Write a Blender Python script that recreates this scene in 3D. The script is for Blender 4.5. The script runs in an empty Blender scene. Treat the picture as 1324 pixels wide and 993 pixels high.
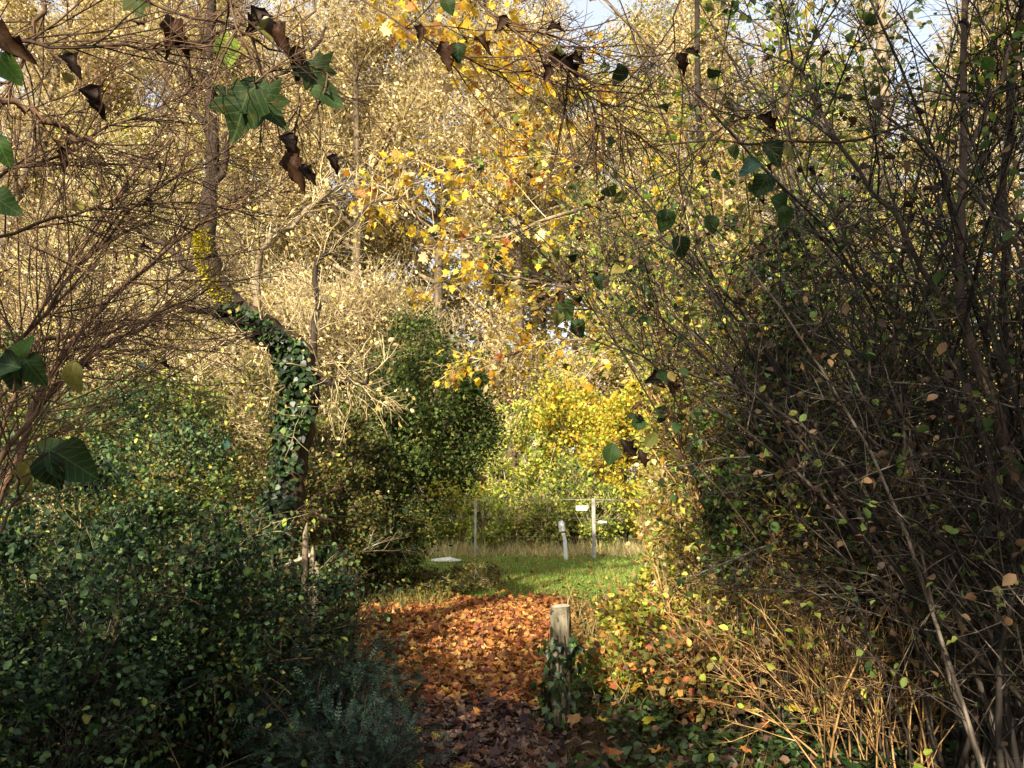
import bpy, math, random
import numpy as np
from mathutils import Vector, Matrix

random.seed(7)
RNG = np.random.default_rng(11)
SC = bpy.context.scene
COL = SC.collection

# ------------------------------------------------------------------ camera
CAM = np.array([0.0, 0.0, 1.5]); PITCH = math.radians(8.0); FPX = 1020.0
cd = bpy.data.cameras.new("camera"); cam = bpy.data.objects.new("camera", cd); COL.objects.link(cam)
cam.location = CAM; cam.rotation_euler = (math.radians(90) + PITCH, 0, 0)
cd.sensor_width = 36; cd.lens = 36 * FPX / 1324; cd.clip_start = 0.05; cd.clip_end = 2000
SC.camera = cam

# ------------------------------------------------------------------ sun, sky, exposure
SUN_EL = math.radians(24); SUN_H = np.array([0.35, 0.94])      # way the light travels over the ground
SUN_H = SUN_H / np.linalg.norm(SUN_H)
w = bpy.data.worlds.new("World"); SC.world = w; w.use_nodes = True
nt = w.node_tree; bg = nt.nodes["Background"]
sky = nt.nodes.new("ShaderNodeTexSky"); sky.sky_type = 'NISHITA'; sky.sun_disc = False
sky.sun_elevation = SUN_EL; sky.sun_rotation = math.atan2(-SUN_H[0], -SUN_H[1])
sky.air_density = 1.0; sky.dust_density = 2.2; sky.ozone_density = 1.0
veil = nt.nodes.new("ShaderNodeMix"); veil.data_type = 'RGBA'; veil.blend_type = 'ADD'; veil.inputs[0].default_value = 1.0
nt.links.new(sky.outputs[0], veil.inputs[6]); veil.inputs[7].default_value = (4.0, 4.0, 4.0, 1)     # even white added to make the sky paler
nt.links.new(veil.outputs[2], bg.inputs[0]); bg.inputs[1].default_value = 0.075
sd = bpy.data.lights.new("sun", 'SUN'); sd.energy = 5.0; sd.angle = math.radians(0.6); sd.color = (1.0, 0.88, 0.71)
so = bpy.data.objects.new("sun", sd); COL.objects.link(so)
SUN_T = np.array([SUN_H[0] * math.cos(SUN_EL), SUN_H[1] * math.cos(SUN_EL), -math.sin(SUN_EL)])
so.rotation_euler = Vector(SUN_T).to_track_quat('-Z', 'Y').to_euler(); so.location = (-6, -9, 12)
SC.view_settings.view_transform = 'Standard'; SC.view_settings.look = 'None'
SC.view_settings.gamma = 1.0; SC.view_settings.exposure = 1.15
SC.render.engine = 'CYCLES'
SC.cycles.max_bounces = 6; SC.cycles.diffuse_bounces = 4; SC.cycles.glossy_bounces = 2
SC.cycles.transmission_bounces = 3; SC.cycles.caustics_reflective = False; SC.cycles.caustics_refractive = False

# ------------------------------------------------------------------ helpers
def at(px, py, d):
    """point on the sight line of photograph pixel (px, py) at ground distance d metres ahead"""
    c, s = math.cos(PITCH), math.sin(PITCH)
    v = -(py - 496.5) / FPX; u = (px - 662) / FPX
    ray = np.array([u, c - s * v, s + c * v])
    return CAM + ray * (d / ray[1])

def lin(h):
    h = h.lstrip('#'); out = []
    for i in (0, 2, 4):
        c = int(h[i:i + 2], 16) / 255
        out.append(c / 12.92 if c <= 0.04045 else ((c + 0.055) / 1.055) ** 2.4)
    return (*out, 1.0)

def norm(a):
    return a / np.maximum(np.linalg.norm(a, axis=-1, keepdims=True), 1e-9)

def tagit(o, label=None, cat=None, group=None, kind=None):
    if label: o['label'] = label
    if cat: o['category'] = cat
    if group: o['group'] = group
    if kind: o['kind'] = kind
    return o

def empty(name, loc, label, cat, group=None):
    o = bpy.data.objects.new(name, None); COL.objects.link(o); o.location = tuple(float(x) for x in loc)
    o.empty_display_size = 0.1
    return tagit(o, label, cat, group)

def make_mesh(name, V, F, mat, rnd=None, smooth=False):
    """V (n,3); F list of int arrays (m,3) or (m,4)"""
    me = bpy.data.meshes.new(name)
    V = np.asarray(V, np.float32)
    F = [np.asarray(f, np.int32) for f in F if len(f)]
    me.vertices.add(len(V)); me.vertices.foreach_set("co", V.ravel())
    loops = np.concatenate([f.ravel() for f in F]); sizes = np.concatenate([np.full(len(f), f.shape[1], np.int32) for f in F])
    starts = np.concatenate([[0], np.cumsum(sizes)[:-1]]).astype(np.int32)
    me.loops.add(len(loops)); me.loops.foreach_set("vertex_index", loops)
    me.polygons.add(len(sizes)); me.polygons.foreach_set("loop_start", starts)
    if rnd is not None:
        a = me.attributes.new("rnd", 'FLOAT', 'POINT'); a.data.foreach_set("value", np.asarray(rnd, np.float32))
    if smooth:
        me.polygons.foreach_set("use_smooth", np.ones(len(sizes), bool))
    me.update(calc_edges=True)
    if mat: me.materials.append(mat)
    return me

def link(name, me, parent=None, kind=None, label=None, loc=None):
    o = bpy.data.objects.new(name, me); COL.objects.link(o)
    if parent is not None: o.parent = parent
    if loc is not None: o.location = tuple(float(x) for x in loc)
    if kind: o['kind'] = kind
    if label: o['label'] = label
    return o

class Bag:
    """collects geometry of one mesh"""
    def __init__(s): s.V = []; s.F = []; s.R = []; s.n = 0
    def add(s, V, F, R):
        V = np.asarray(V, float)
        if len(V) == 0: return s
        s.V.append(V); s.R.append(np.asarray(R, float))
        for f in F:
            if len(f): s.F.append(np.asarray(f) + s.n)
        s.n += len(V); return s
    def mesh(s, name, mat, org=(0, 0, 0), smooth=False):
        return make_mesh(name, np.concatenate(s.V) - np.asarray(org, float), s.F, mat, np.concatenate(s.R), smooth)

def tubes(P, R, S=3, cap=False):
    """P (N,K,3) polylines, R (N,K) radii -> tapered tubes"""
    P = np.asarray(P, float); R = np.asarray(R, float); N, K, _ = P.shape
    T = np.empty_like(P); T[:, 1:-1] = P[:, 2:] - P[:, :-2] if K > 2 else T[:, 1:-1]
    T[:, 0] = P[:, 1] - P[:, 0]; T[:, -1] = P[:, -1] - P[:, -2]; T = norm(T)
    mean = norm(P[:, -1] - P[:, 0] + 1e-6)
    ref = np.where(np.abs(mean[:, 2:3]) > 0.8, np.array([[1.0, 0.1, 0]]), np.array([[0.05, 0.1, 1.0]]))[:, None, :]
    A = norm(np.cross(T, np.broadcast_to(ref, T.shape))); B = np.cross(T, A)
    ang = np.arange(S) * 2 * math.pi / S
    V = P[:, :, None, :] + R[:, :, None, None] * (np.cos(ang)[None, None, :, None] * A[:, :, None, :] + np.sin(ang)[None, None, :, None] * B[:, :, None, :])
    V = V.reshape(-1, 3)
    n, k, j = np.meshgrid(np.arange(N), np.arange(K - 1), np.arange(S), indexing='ij')
    b = n * K * S + k * S; j2 = (j + 1) % S
    F = np.stack([b + j, b + j2, b + S + j2, b + S + j], -1).reshape(-1, 4)
    Fs = [F]
    if cap:
        if S == 3: Fs.append((np.arange(N)[:, None] * K * S + (K - 1) * S + np.arange(3)[None, :]))
        elif S == 4: Fs.append((np.arange(N)[:, None] * K * S + (K - 1) * S + np.arange(4)[None, :]))
    rr = np.repeat(RNG.random(N), K * S)
    return V, Fs, rr

def fine_twigs(bag, T, r):
    """bent twigs: a tube and a pointed end"""
    bag.add(*tubes(T[:, :2], np.repeat(np.array([[r, r * .7]]), len(T), 0), 3)); bag.add(*spikes(T[:, 1], T[:, 2], r * .7)); return bag

def spikes(P0, P1, r):
    """thin three-sided twigs that end in a point"""
    N = len(P0); T = norm(P1 - P0); A = norm(np.cross(T, RNG.normal(size=(N, 3)))); B = np.cross(T, A); r = np.broadcast_to(r, (N,))[:, None]
    V = np.stack([P0 + A * r, P0 + (-.5 * A + .87 * B) * r, P0 + (-.5 * A - .87 * B) * r, P1], 1).reshape(-1, 3)
    b = np.arange(N)[:, None] * 4
    F = np.concatenate([b + np.array([[0, 1, 3]]), b + np.array([[1, 2, 3]]), b + np.array([[2, 0, 3]])])
    return V, [F], np.repeat(RNG.random(N), 4)

def grow(p0, d0, L, K=6, grav=0.0, wig=0.15):
    """curved lines: grav > 0 bends upwards, < 0 droops; (N,K,3)"""
    p0 = np.asarray(p0, float); N = len(p0); d = norm(np.asarray(d0, float)); L = np.broadcast_to(L, (N,)); st = (L / (K - 1))[:, None]
    P = np.empty((N, K, 3)); P[:, 0] = p0
    for k in range(1, K):
        d = norm(d + np.array([0, 0, 1.0]) * grav / K * (1 + k / K) + RNG.normal(size=(N, 3)) * wig)
        P[:, k] = P[:, k - 1] + d * st
    return P

def sample(P, n, t0=0.1, t1=1.0):
    """n random points on the polylines P: positions, tangents, parameter, index of the line"""
    N, K, _ = P.shape
    i = RNG.integers(0, N, n); t = RNG.uniform(t0, t1, n) * (K - 1); k = np.minimum(t.astype(int), K - 2); f = (t - k)[:, None]
    a, b = P[i, k], P[i, k + 1]
    return a * (1 - f) + b * f, norm(b - a), t / (K - 1), i

def deflect(T, ang, spread=0.25):
    n = len(T); perp = norm(np.cross(T, RNG.normal(size=(n, 3))))
    a = (ang + RNG.normal(size=n) * spread)[:, None]
    return T * np.cos(a) + perp * np.sin(a)

def children(P, n, L, ang=0.8, K=5, grav=0.0, wig=0.12, t0=0.15, t1=1.0):
    p, T, t, i = sample(P, n, t0, t1)
    return grow(p, deflect(T, ang), np.asarray(L) * (1.1 - 0.6 * t) * RNG.uniform(.6, 1.3, n), K, grav, wig)

def taper(P, r0, r1=0.3):
    N, K, _ = P.shape
    return np.broadcast_to(r0, (N,))[:, None] * np.linspace(1, r1, K)[None, :]

# leaf shapes: x across, y along, z up; faces
def fan(outline, z=0.06, cup=0.0):
    o = np.array(outline, float); c = np.array([[0, 0.42]])
    pts = np.concatenate([c, o]); V = np.zeros((len(pts), 3)); V[:, :2] = pts
    V[:, 2] = z * np.sin(np.arange(len(pts)) * 2.4) + cup * (np.abs(V[:, 0]) ** 1.3) ; V[0, 2] = -z * .3
    n = len(o); F = np.array([[0, 1 + k, 1 + (k + 1) % n] for k in range(n)])
    return V, [F]
RHOMB = (np.array([[0, 0, 0], [.33, .45, .1], [0, 1, 0], [-.33, .45, .1]], float), [np.array([[0, 1, 2], [0, 2, 3]])])
OVAL = (np.array([[0, 0, 0], [.26, .22, .07], [.32, .58, .1], [0, 1, -.08], [-.32, .58, .1], [-.26, .22, .07]], float), [np.array([[0, 1, 2, 3], [0, 3, 4, 5]])])
BROAD = (np.array([[0, 0, 0], [.2, .04, .02], [.40, .25, .06], [.42, .52, .09], [.25, .8, .05], [0, 1, -.1], [-.25, .8, .05], [-.42, .52, .09], [-.40, .25, .06], [-.2, .04, .02], [0, .3, 0], [0, .62, 0]], float),
         [np.array([[0, 1, 2, 10], [10, 2, 3, 11], [11, 3, 4, 5], [0, 10, 8, 9], [10, 11, 7, 8], [11, 5, 6, 7]])])
MAPLE = fan([(0, 0), (.18, .08), (.42, -.02), (.36, .2), (.62, .34), (.38, .44), (.46, .72), (.2, .66), (0, 1.05), (-.2, .66), (-.46, .72), (-.38, .44), (-.62, .34), (-.36, .2), (-.42, -.02), (-.18, .08)], .05, .12)
IVY = fan([(0, .05), (.3, 0), (.34, .28), (.52, .42), (.24, .58), (0, 1), (-.24, .58), (-.52, .42), (-.34, .28), (-.3, 0)], .03, .08)
def _curl():
    V = []; F = []; n = 8
    for j in range(n):
        y = j / (n - 1); wd = .24 * math.sin(math.pi * (y * .93 + .05)) * (1 + .35 * math.sin(j * 2.7)) + .015
        for i in range(5):
            a = (i / 4 - .5) * (3.4 + .8 * math.sin(j * 1.3)); r = wd / 1.5
            V.append((math.sin(a) * r * 1.5 + .07 * math.sin(y * 5), y + .06 * math.sin(i * 2.1 + j * 1.7), r * (1 - math.cos(a)) * 1.1 + .16 * math.sin(y * 3.4)))
    for j in range(n - 1):
        for i in range(4):
            b = j * 5 + i; F.append((b, b + 1, b + 6, b + 5))
    return np.array(V), [np.array(F)]
CURL = _curl()
def _spray():
    V = []; F = []
    for k in range(5):
        y = k / 5; l = .20 * math.sin(math.pi * (y * .8 + .2)) + .03
        for s in (-1, 1):
            b = len(V); V += [(0, y, 0), (s * l * .5, y + .0, .02), (s * l, y + .09, -.02), (s * l * .45, y + .065, .02)]; F.append((b, b + 1, b + 2, b + 3))
    b = len(V); V += [(-.012, 0, 0), (.012, 0, 0), (.006, 1, -.03), (-.006, 1, -.03)]; F.append((b, b + 1, b + 2, b + 3))
    return np.array(V), [np.array(F)]
SPRAY = _spray()
BLADE = (np.array([[-.03, 0, 0], [.03, 0, 0], [.022, .5, .06], [0, 1, .28], [-.022, .5, .06]], float), [np.array([[0, 1, 2, 4]]), np.array([[4, 2, 3]])])
MAPLE_LITE = fan([(0, 0), (.42, .02), (.3, .3), (.6, .42), (.2, .66), (0, 1.05), (-.2, .66), (-.6, .42), (-.3, .3), (-.42, .02)], .05, .12)
IVY_LITE = fan([(0, .05), (.34, .08), (.48, .42), (0, 1), (-.48, .42), (-.34, .08)], .03, .08)
BLADE_THIN = (BLADE[0] * np.array([.42, 1, 1]), BLADE[1])
BLADE1 = (np.array([[-.05, 0, 0], [.05, 0, 0], [0, 1, .2]], float), [np.array([[0, 1, 2]])])

def leaves(tpl, pos, axis, up, size):
    """many leaves in one go"""
    V0, F0 = tpl; n = len(pos)
    y = norm(axis); x = norm(np.cross(y, up)); z = np.cross(x, y); s = np.broadcast_to(size, (n,))[:, None, None]
    V = pos[:, None, :] + s * (V0[None, :, 0:1] * x[:, None, :] + V0[None, :, 1:2] * y[:, None, :] + V0[None, :, 2:3] * z[:, None, :])
    m = len(V0); off = (np.arange(n) * m)[:, None, None]
    F = [(f[None] + off).reshape(-1, f.shape[1]) for f in F0]
    return V.reshape(-1, 3), F, np.repeat(RNG.random(n), m)

def rup(n, k=0.6):
    return norm(np.array([0, 0, 1.0]) + RNG.normal(size=(n, 3)) * k)

def leaf_on(P, n, tpl, size, ang=0.9, droop=0.3, upk=0.7, t0=0.2, rad=0.0):
    p, T, t, i = sample(P, n, t0)
    p = p + RNG.normal(size=p.shape) * rad
    d = deflect(T, ang, .4); d[:, 2] -= droop
    return leaves(tpl, p, d, rup(n, upk), size * RNG.uniform(.6, 1.25, n))

def leaf_objects(P, n, meshes, size, parent, org, ang=0.9, droop=0.4, upk=0.7, t0=0.2, rad=0.0, name='leaf'):
    """n single leaves as parts, sharing mesh data"""
    p, T, t, i = sample(P, n, t0); p = p + RNG.normal(size=p.shape) * rad
    d = deflect(T, ang, .4); d[:, 2] -= droop
    y = norm(d); u = rup(n, upk); x = norm(np.cross(y, u)); z = np.cross(x, y)
    s = size * RNG.uniform(.65, 1.25, n)
    for k in range(n):
        leaf_at(p[k], y[k], x[k], z[k], s[k], meshes[k % len(meshes)], parent, org, name)

def leaf_at(p, y, x, z, s, me, parent, org, name='leaf'):
    o = bpy.data.objects.new(name, me); COL.objects.link(o); o.parent = parent
    M = Matrix(((x[0] * s, y[0] * s, z[0] * s, p[0] - org[0]), (x[1] * s, y[1] * s, z[1] * s, p[1] - org[1]), (x[2] * s, y[2] * s, z[2] * s, p[2] - org[2]), (0, 0, 0, 1)))
    o.matrix_local = M
    return o

# ------------------------------------------------------------------ materials
def ramp_node(nt, cols, interp='LINEAR'):
    r = nt.nodes.new("ShaderNodeValToRGB"); r.color_ramp.interpolation = interp
    n = len(cols); els = r.color_ramp.elements
    while len(els) < n: els.new(0.5)
    for k, c in enumerate(cols):
        els[k].position = k / max(n - 1, 1) if interp == 'LINEAR' else k / n
        els[k].color = lin(c) if isinstance(c, str) else c
    return r

def leaf_mat(name, cols, transl=0.35, rough=0.55, spots=None, spec=0.3, vein=None):
    m = bpy.data.materials.new(name); m.use_nodes = True; nt = m.node_tree; L = nt.links.new
    b = nt.nodes["Principled BSDF"]; out = nt.nodes["Material Output"]
    a = nt.nodes.new("ShaderNodeAttribute"); a.attribute_name = "rnd"
    r = ramp_node(nt, cols); L(a.outputs["Fac"], r.inputs[0]); c = r.outputs[0]
    if spots:
        tc = nt.nodes.new("ShaderNodeTexCoord"); nz = nt.nodes.new("ShaderNodeTexNoise"); nz.inputs["Scale"].default_value = spots[1]
        L(tc.outputs["Object"], nz.inputs["Vector"]); rr = nt.nodes.new("ShaderNodeMapRange"); rr.inputs[1].default_value = .5; rr.inputs[2].default_value = .68
        L(nz.outputs["Fac"], rr.inputs[0]); mx = nt.nodes.new("ShaderNodeMix"); mx.data_type = 'RGBA'
        L(rr.outputs[0], mx.inputs[0]); L(c, mx.inputs[6]); mx.inputs[7].default_value = lin(spots[0]); c = mx.outputs[2]
    if vein:
        tc = nt.nodes.new("ShaderNodeTexCoord"); sp = nt.nodes.new("ShaderNodeSeparateXYZ"); L(tc.outputs["Object"], sp.inputs[0])
        def mth(op, a_, b_=None, c_=None):
            n_ = nt.nodes.new("ShaderNodeMath"); n_.operation = op
            for k, v in enumerate((a_, b_, c_)):
                if v is None: continue
                if isinstance(v, (int, float)): n_.inputs[k].default_value = v
                else: L(v, n_.inputs[k])
            return n_.outputs[0]
        ax = mth('ABSOLUTE', sp.outputs[0]); side = mth('SINE', mth('MULTIPLY', mth('SUBTRACT', sp.outputs[1], mth('MULTIPLY', ax, .8)), 42.0))
        v1 = mth('GREATER_THAN', .013, ax); v2 = mth('MULTIPLY', mth('GREATER_THAN', side, .9), .6); f = mth('MAXIMUM', v1, v2)
        nz = nt.nodes.new("ShaderNodeTexNoise"); nz.inputs["Scale"].default_value = 5; nz.inputs["Detail"].default_value = 5; L(tc.outputs["Object"], nz.inputs["Vector"])
        mr = nt.nodes.new("ShaderNodeMapRange"); mr.inputs[1].default_value = .52; mr.inputs[2].default_value = .7; mr.inputs[4].default_value = .75; L(nz.outputs["Fac"], mr.inputs[0])
        m0 = nt.nodes.new("ShaderNodeMix"); m0.data_type = 'RGBA'; L(mr.outputs[0], m0.inputs[0]); L(c, m0.inputs[6]); m0.inputs[7].default_value = lin(vein[1])
        mx = nt.nodes.new("ShaderNodeMix"); mx.data_type = 'RGBA'; L(mth('MULTIPLY', f, .3), mx.inputs[0]); L(m0.outputs[2], mx.inputs[6]); mx.inputs[7].default_value = lin(vein[0]); c = mx.outputs[2]
        bp = nt.nodes.new("ShaderNodeBump"); bp.inputs["Strength"].default_value = .5; bp.inputs["Distance"].default_value = .004; L(mth('MULTIPLY_ADD', f, -1.0, nz.outputs["Fac"]), bp.inputs["Height"]); L(bp.outputs[0], b.inputs["Normal"])
    L(c, b.inputs["Base Color"]); b.inputs["Roughness"].default_value = rough; b.inputs["Specular IOR Level"].default_value = spec
    t = nt.nodes.new("ShaderNodeBsdfTranslucent"); L(c, t.inputs[0])
    ms = nt.nodes.new("ShaderNodeMixShader"); ms.inputs[0].default_value = transl
    L(b.outputs[0], ms.inputs[1]); L(t.outputs[0], ms.inputs[2]); L(ms.outputs[0], out.inputs[0])
    return m

def bark_mat(name, cols, scale=14, bump=0.5, stretch=0.25, rough=0.85, patch=None):
    m = bpy.data.materials.new(name); m.use_nodes = True; nt = m.node_tree; L = nt.links.new
    b = nt.nodes["Principled BSDF"]; tc = nt.nodes.new("ShaderNodeTexCoord"); mp = nt.nodes.new("ShaderNodeMapping")
    mp.inputs["Scale"].default_value = (1, 1, stretch); L(tc.outputs["Object"], mp.inputs[0])
    nz = nt.nodes.new("ShaderNodeTexNoise"); nz.inputs["Scale"].default_value = scale; nz.inputs["Detail"].default_value = 6; L(mp.outputs[0], nz.inputs["Vector"])
    a = nt.nodes.new("ShaderNodeAttribute"); a.attribute_name = "rnd"
    ad = nt.nodes.new("ShaderNodeMath"); ad.operation = 'MULTIPLY_ADD'; L(a.outputs["Fac"], ad.inputs[0]); ad.inputs[1].default_value = .6; 
    sb = nt.nodes.new("ShaderNodeMath"); sb.operation = 'MULTIPLY_ADD'; L(nz.outputs["Fac"], sb.inputs[0]); sb.inputs[1].default_value = 1.6; sb.inputs[2].default_value = -.6
    L(sb.outputs[0], ad.inputs[2]); r = ramp_node(nt, cols); L(ad.outputs[0], r.inputs[0]); c = r.outputs[0]
    if patch:
        n2 = nt.nodes.new("ShaderNodeTexNoise"); n2.inputs["Scale"].default_value = patch[1]; n2.inputs["Detail"].default_value = 4; L(tc.outputs["Object"], n2.inputs["Vector"])
        rr = nt.nodes.new("ShaderNodeMapRange"); rr.inputs[1].default_value = patch[2]; rr.inputs[2].default_value = patch[2] + .06; L(n2.outputs["Fac"], rr.inputs[0])
        mx = nt.nodes.new("ShaderNodeMix"); mx.data_type = 'RGBA'; L(rr.outputs[0], mx.inputs[0]); L(c, mx.inputs[6]); mx.inputs[7].default_value = lin(patch[0]); c = mx.outputs[2]
    L(c, b.inputs["Base Color"]); b.inputs["Roughness"].default_value = rough; b.inputs["Specular IOR Level"].default_value = .25
    bp = nt.nodes.new("ShaderNodeBump"); bp.inputs["Strength"].default_value = bump; bp.inputs["Distance"].default_value = .02
    L(nz.outputs["Fac"], bp.inputs["Height"]); L(bp.outputs[0], b.inputs["Normal"])
    return m

def flat_mat(name, col, rough=0.7, noise=0.15, scale=8, metal=0):
    m = bpy.data.materials.new(name); m.use_nodes = True; nt = m.node_tree; L = nt.links.new; b = nt.nodes["Principled BSDF"]
    tc = nt.nodes.new("ShaderNodeTexCoord"); nz = nt.nodes.new("ShaderNodeTexNoise"); nz.inputs["Scale"].default_value = scale; nz.inputs["Detail"].default_value = 5
    L(tc.outputs["Object"], nz.inputs["Vector"]); c = lin(col); d = tuple(x * (1 - noise * 2) for x in c[:3]) + (1,)
    r = ramp_node(nt, [d, c]); L(nz.outputs["Fac"], r.inputs[0]); L(r.outputs[0], b.inputs["Base Color"])
    b.inputs["Roughness"].default_value = rough; b.inputs["Metallic"].default_value = metal
    return m

M = {}
M['tan_leaf'] = leaf_mat('tan_leaf', ['#4c4028', '#9a8254', '#d0b884', '#eedcae', '#b4a656', '#e0c86c'], .3)  # darkest tone stands in for shaded gaps in the far crowns
M['buff_leaf'] = leaf_mat('buff_leaf', ['#52442a', '#96824e', '#cab680', '#ebdcae', '#b4a658', '#b08c4c'], .3)
M['gold_leaf'] = leaf_mat('gold_leaf', ['#b08a28', '#d4b034', '#e4c848', '#eedc6c', '#c2be4a', '#98a844'], .45)
M['maple_leaf'] = leaf_mat('maple_leaf', ['#b98024', '#e0b428', '#eecc38', '#f2da58', '#e6c83c', '#b8b840', '#d8a030'], .45, spots=('#9a6a26', 2))
M['lime_leaf'] = leaf_mat('lime_leaf', ['#4c661f', '#7c9834', '#a6b848', '#ccd05e', '#dccb55'], .42)
M['green_leaf'] = leaf_mat('green_leaf', ['#26381a', '#374f24', '#4b642e', '#66793a', '#828a44', '#605530'], .3, .6, spec=.2)
M['olive_leaf'] = leaf_mat('olive_leaf', ['#37421d', '#4c5627', '#666b30', '#857f3c', '#8f7740', '#5f5a2b'], .32)
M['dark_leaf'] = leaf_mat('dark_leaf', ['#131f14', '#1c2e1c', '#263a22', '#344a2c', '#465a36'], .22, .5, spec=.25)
M['shade_leaf'] = leaf_mat('shade_leaf', ['#283820', '#3c502a', '#506634', '#68783c', '#848646'], .35, .7, spec=.12)
M['sage_leaf'] = leaf_mat('sage_leaf', ['#34482e', '#4c6640', '#647f50', '#849458'], .3, .6, spec=.2)
M['blue_leaf'] = leaf_mat('blue_leaf', ['#1b2a22', '#283e32', '#3c5646', '#66826c'], .2, .5)
M['ivy_leaf'] = leaf_mat('ivy_leaf', ['#141f10', '#1e2f16', '#2c421e', '#4a6232', '#22341a'], .15, .42, spec=.4)
M['ivy_pale'] = leaf_mat('ivy_pale', ['#42602c', '#5c7c3a', '#82984e'], .3, .42, spec=.35)
M['brown_leaf'] = leaf_mat('brown_leaf', ['#2a2018', '#3d2f22', '#57412c', '#6a5236', '#463a2e'], .12, .7)
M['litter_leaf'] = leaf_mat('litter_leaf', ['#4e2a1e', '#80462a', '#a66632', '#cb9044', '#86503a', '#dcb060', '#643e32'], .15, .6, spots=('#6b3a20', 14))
M['litter_shaded'] = leaf_mat('litter_shaded', ['#20161a', '#35242a', '#4c342e', '#6a4c40', '#8a705c', '#3e2a2a'], .1, .5)  # shade of the near path is put into this leaf colour
M['grass'] = leaf_mat('grass', ['#4a7030', '#70943c', '#9cb04e', '#c4c468'], .3, .5)
M['dry_grass'] = leaf_mat('dry_grass', ['#8a7c48', '#b3a064', '#cbb980', '#e0d2a0', '#92984a'], .3, .7)
M['weed'] = leaf_mat('weed', ['#5a5a2c', '#7d7a3e', '#7f8f46', '#a89656', '#8a6a3c'], .3, .6)
M['bark_dark'] = bark_mat('bark_dark', ['#1f1a15', '#3a3026', '#54463a'], 20)
M['bark_ivy'] = bark_mat('bark_ivy', ['#14110d', '#2a2219', '#483a28', '#6c5940'], 14, 1.4, .25)  # darkened to put the trunk's unlit side into the bark colour
M['bark_tan'] = bark_mat('bark_tan', ['#4a4034', '#776852', '#a8977c'], 10)
M['bark_pale'] = bark_mat('bark_pale', ['#857a66', '#b5aa90', '#d6ccb2'], 10)
M['twig_brown'] = bark_mat('twig_brown', ['#332821', '#54402f', '#7a6048'], 30, .2)
M['twig_tan'] = bark_mat('twig_tan', ['#423828', '#857450', '#c2b084', '#e4d8b2'], 12, .1)  # dark end stands in for shade between the background twigs
M['twig_grey'] = bark_mat('twig_grey', ['#12100d', '#241f1a', '#3c352d', '#756b5d'], 25, .2)
M['twig_orange'] = bark_mat('twig_orange', ['#54402c', '#86683f', '#b4905a', '#d2b482'], 16, .1)
M['moss'] = leaf_mat('moss', ['#8d8a1e', '#b8ae28', '#d4c83a'], .1, .9)
M['wood_old'] = bark_mat('wood_old', ['#4a4034', '#8a7a62', '#b5a488', '#d0c2a6'], 7, .8, .08, patch=('#3b4029', 5, .56))
M['post_wood'] = bark_mat('post_wood', ['#26231b', '#4a4536', '#7e7660', '#b0a88e'], 16, 1.8, .3, patch=('#26291c', 13, .5))
M['metal'] = flat_mat('metal', '#a7a49a', .5, .15, 20, .3)
M['white_paint'] = flat_mat('white_paint', '#e9e7df', .5, .08, 12)
M['stone_pale'] = flat_mat('stone_pale', '#e2ddd0', .8, .1, 12)

for nm, cols, tl_, vn in (('dark_near', ['#16240f', '#1e3216', '#2a401c', '#384c24'], .3, ('#6d8a55', '#33401e')), ('green_near', ['#2c4a1c', '#3f6427', '#557a30', '#7a8f3c'], .35, ('#8ca560', '#5c5a26')),
                          ('olive_near', ['#4c5627', '#666b30', '#857f3c', '#7a6a3a'], .35, ('#a3a064', '#6a4c26')), ('blue_near', ['#223830', '#2c483c', '#3a5a48'], .25, ('#7d9c86', '#31483a')),
                          ('maple_green', ['#1a2a10', '#243816', '#30461c', '#3e5222'], .32, ('#71884a', '#4c4a1e')), ('maple_near', ['#b98024', '#e0b428', '#eecc38', '#f2da58', '#e6c83c', '#b8b840', '#d8a030'], .45, ('#f8eaa0', '#c08c2c')),
                          ('lime_near', ['#5d7a2a', '#86a23a', '#a9b94a'], .42, ('#c5d07a', '#8a8030')), ('brown_near', ['#1a1310', '#281c16', '#3a271c', '#46301f', '#2c231e'], .12, ('#4e3a2c', '#120e0b')),
                          ('rust_near', ['#4e2a1e', '#80462a', '#a66632', '#cb9044', '#86503a', '#dcb060', '#643e32'], .15, ('#e6c080', '#5e3420')), ('litter_shaded_near', ['#3a241c', '#5a3628', '#7a4b36', '#8d6148', '#a98560', '#5e3c30'], .1, ('#a07858', '#35221a'))):  # last entry: single path leaves with the shade put into their colour
    M[nm] = leaf_mat(nm, cols, tl_, .6, vein=vn, spec=.18)
# single-leaf meshes for leaves that are parts
def variants(tpl, mat, n=6, tag='leaf', nz=1.0):
    out = []
    for k in range(n):
        V = tpl[0].copy(); V[:, 2] += RNG.uniform(.05, .5) * np.abs(V[:, 0]) ** 1.2 + .09 * np.sin(V[:, 1] * RNG.uniform(4, 8) + V[:, 0] * RNG.uniform(-5, 5)); V = V + RNG.normal(size=V.shape) * np.array([.012, .012, .014]) * nz; V[:, 2] += RNG.uniform(-.25, .35) * V[:, 0] ** 2 * 2 - RNG.uniform(0, .25) * V[:, 1] ** 2
        out.append(make_mesh(tag + '_shape', V, tpl[1], M[mat], np.full(len(V), (k + .5) / n), True))
    return out
def _leafgrid(wf, ny=6, nx=4, cup=.25, tip=-.12):
    V = []; F = []
    for j in range(ny + 1):
        y = j / ny
        for i in range(nx + 1):
            u = i / nx * 2 - 1; x = u * wf[j]; V.append((x, y - .06 * abs(u) * (1 - y), cup * x * x * 2 + tip * y * y + .012 * math.sin(j * 2.3 + i * 1.9)))
    for j in range(ny):
        for i in range(nx): b = j * (nx + 1) + i; F.append((b, b + 1, b + nx + 2, b + nx + 1))
    return np.array(V), [np.array(F)]
GLEAF = _leafgrid([.03, .30, .42, .43, .34, .19, .008]); GLEAF2 = _leafgrid([.02, .2, .32, .36, .30, .17, .006], cup=.4)
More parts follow.
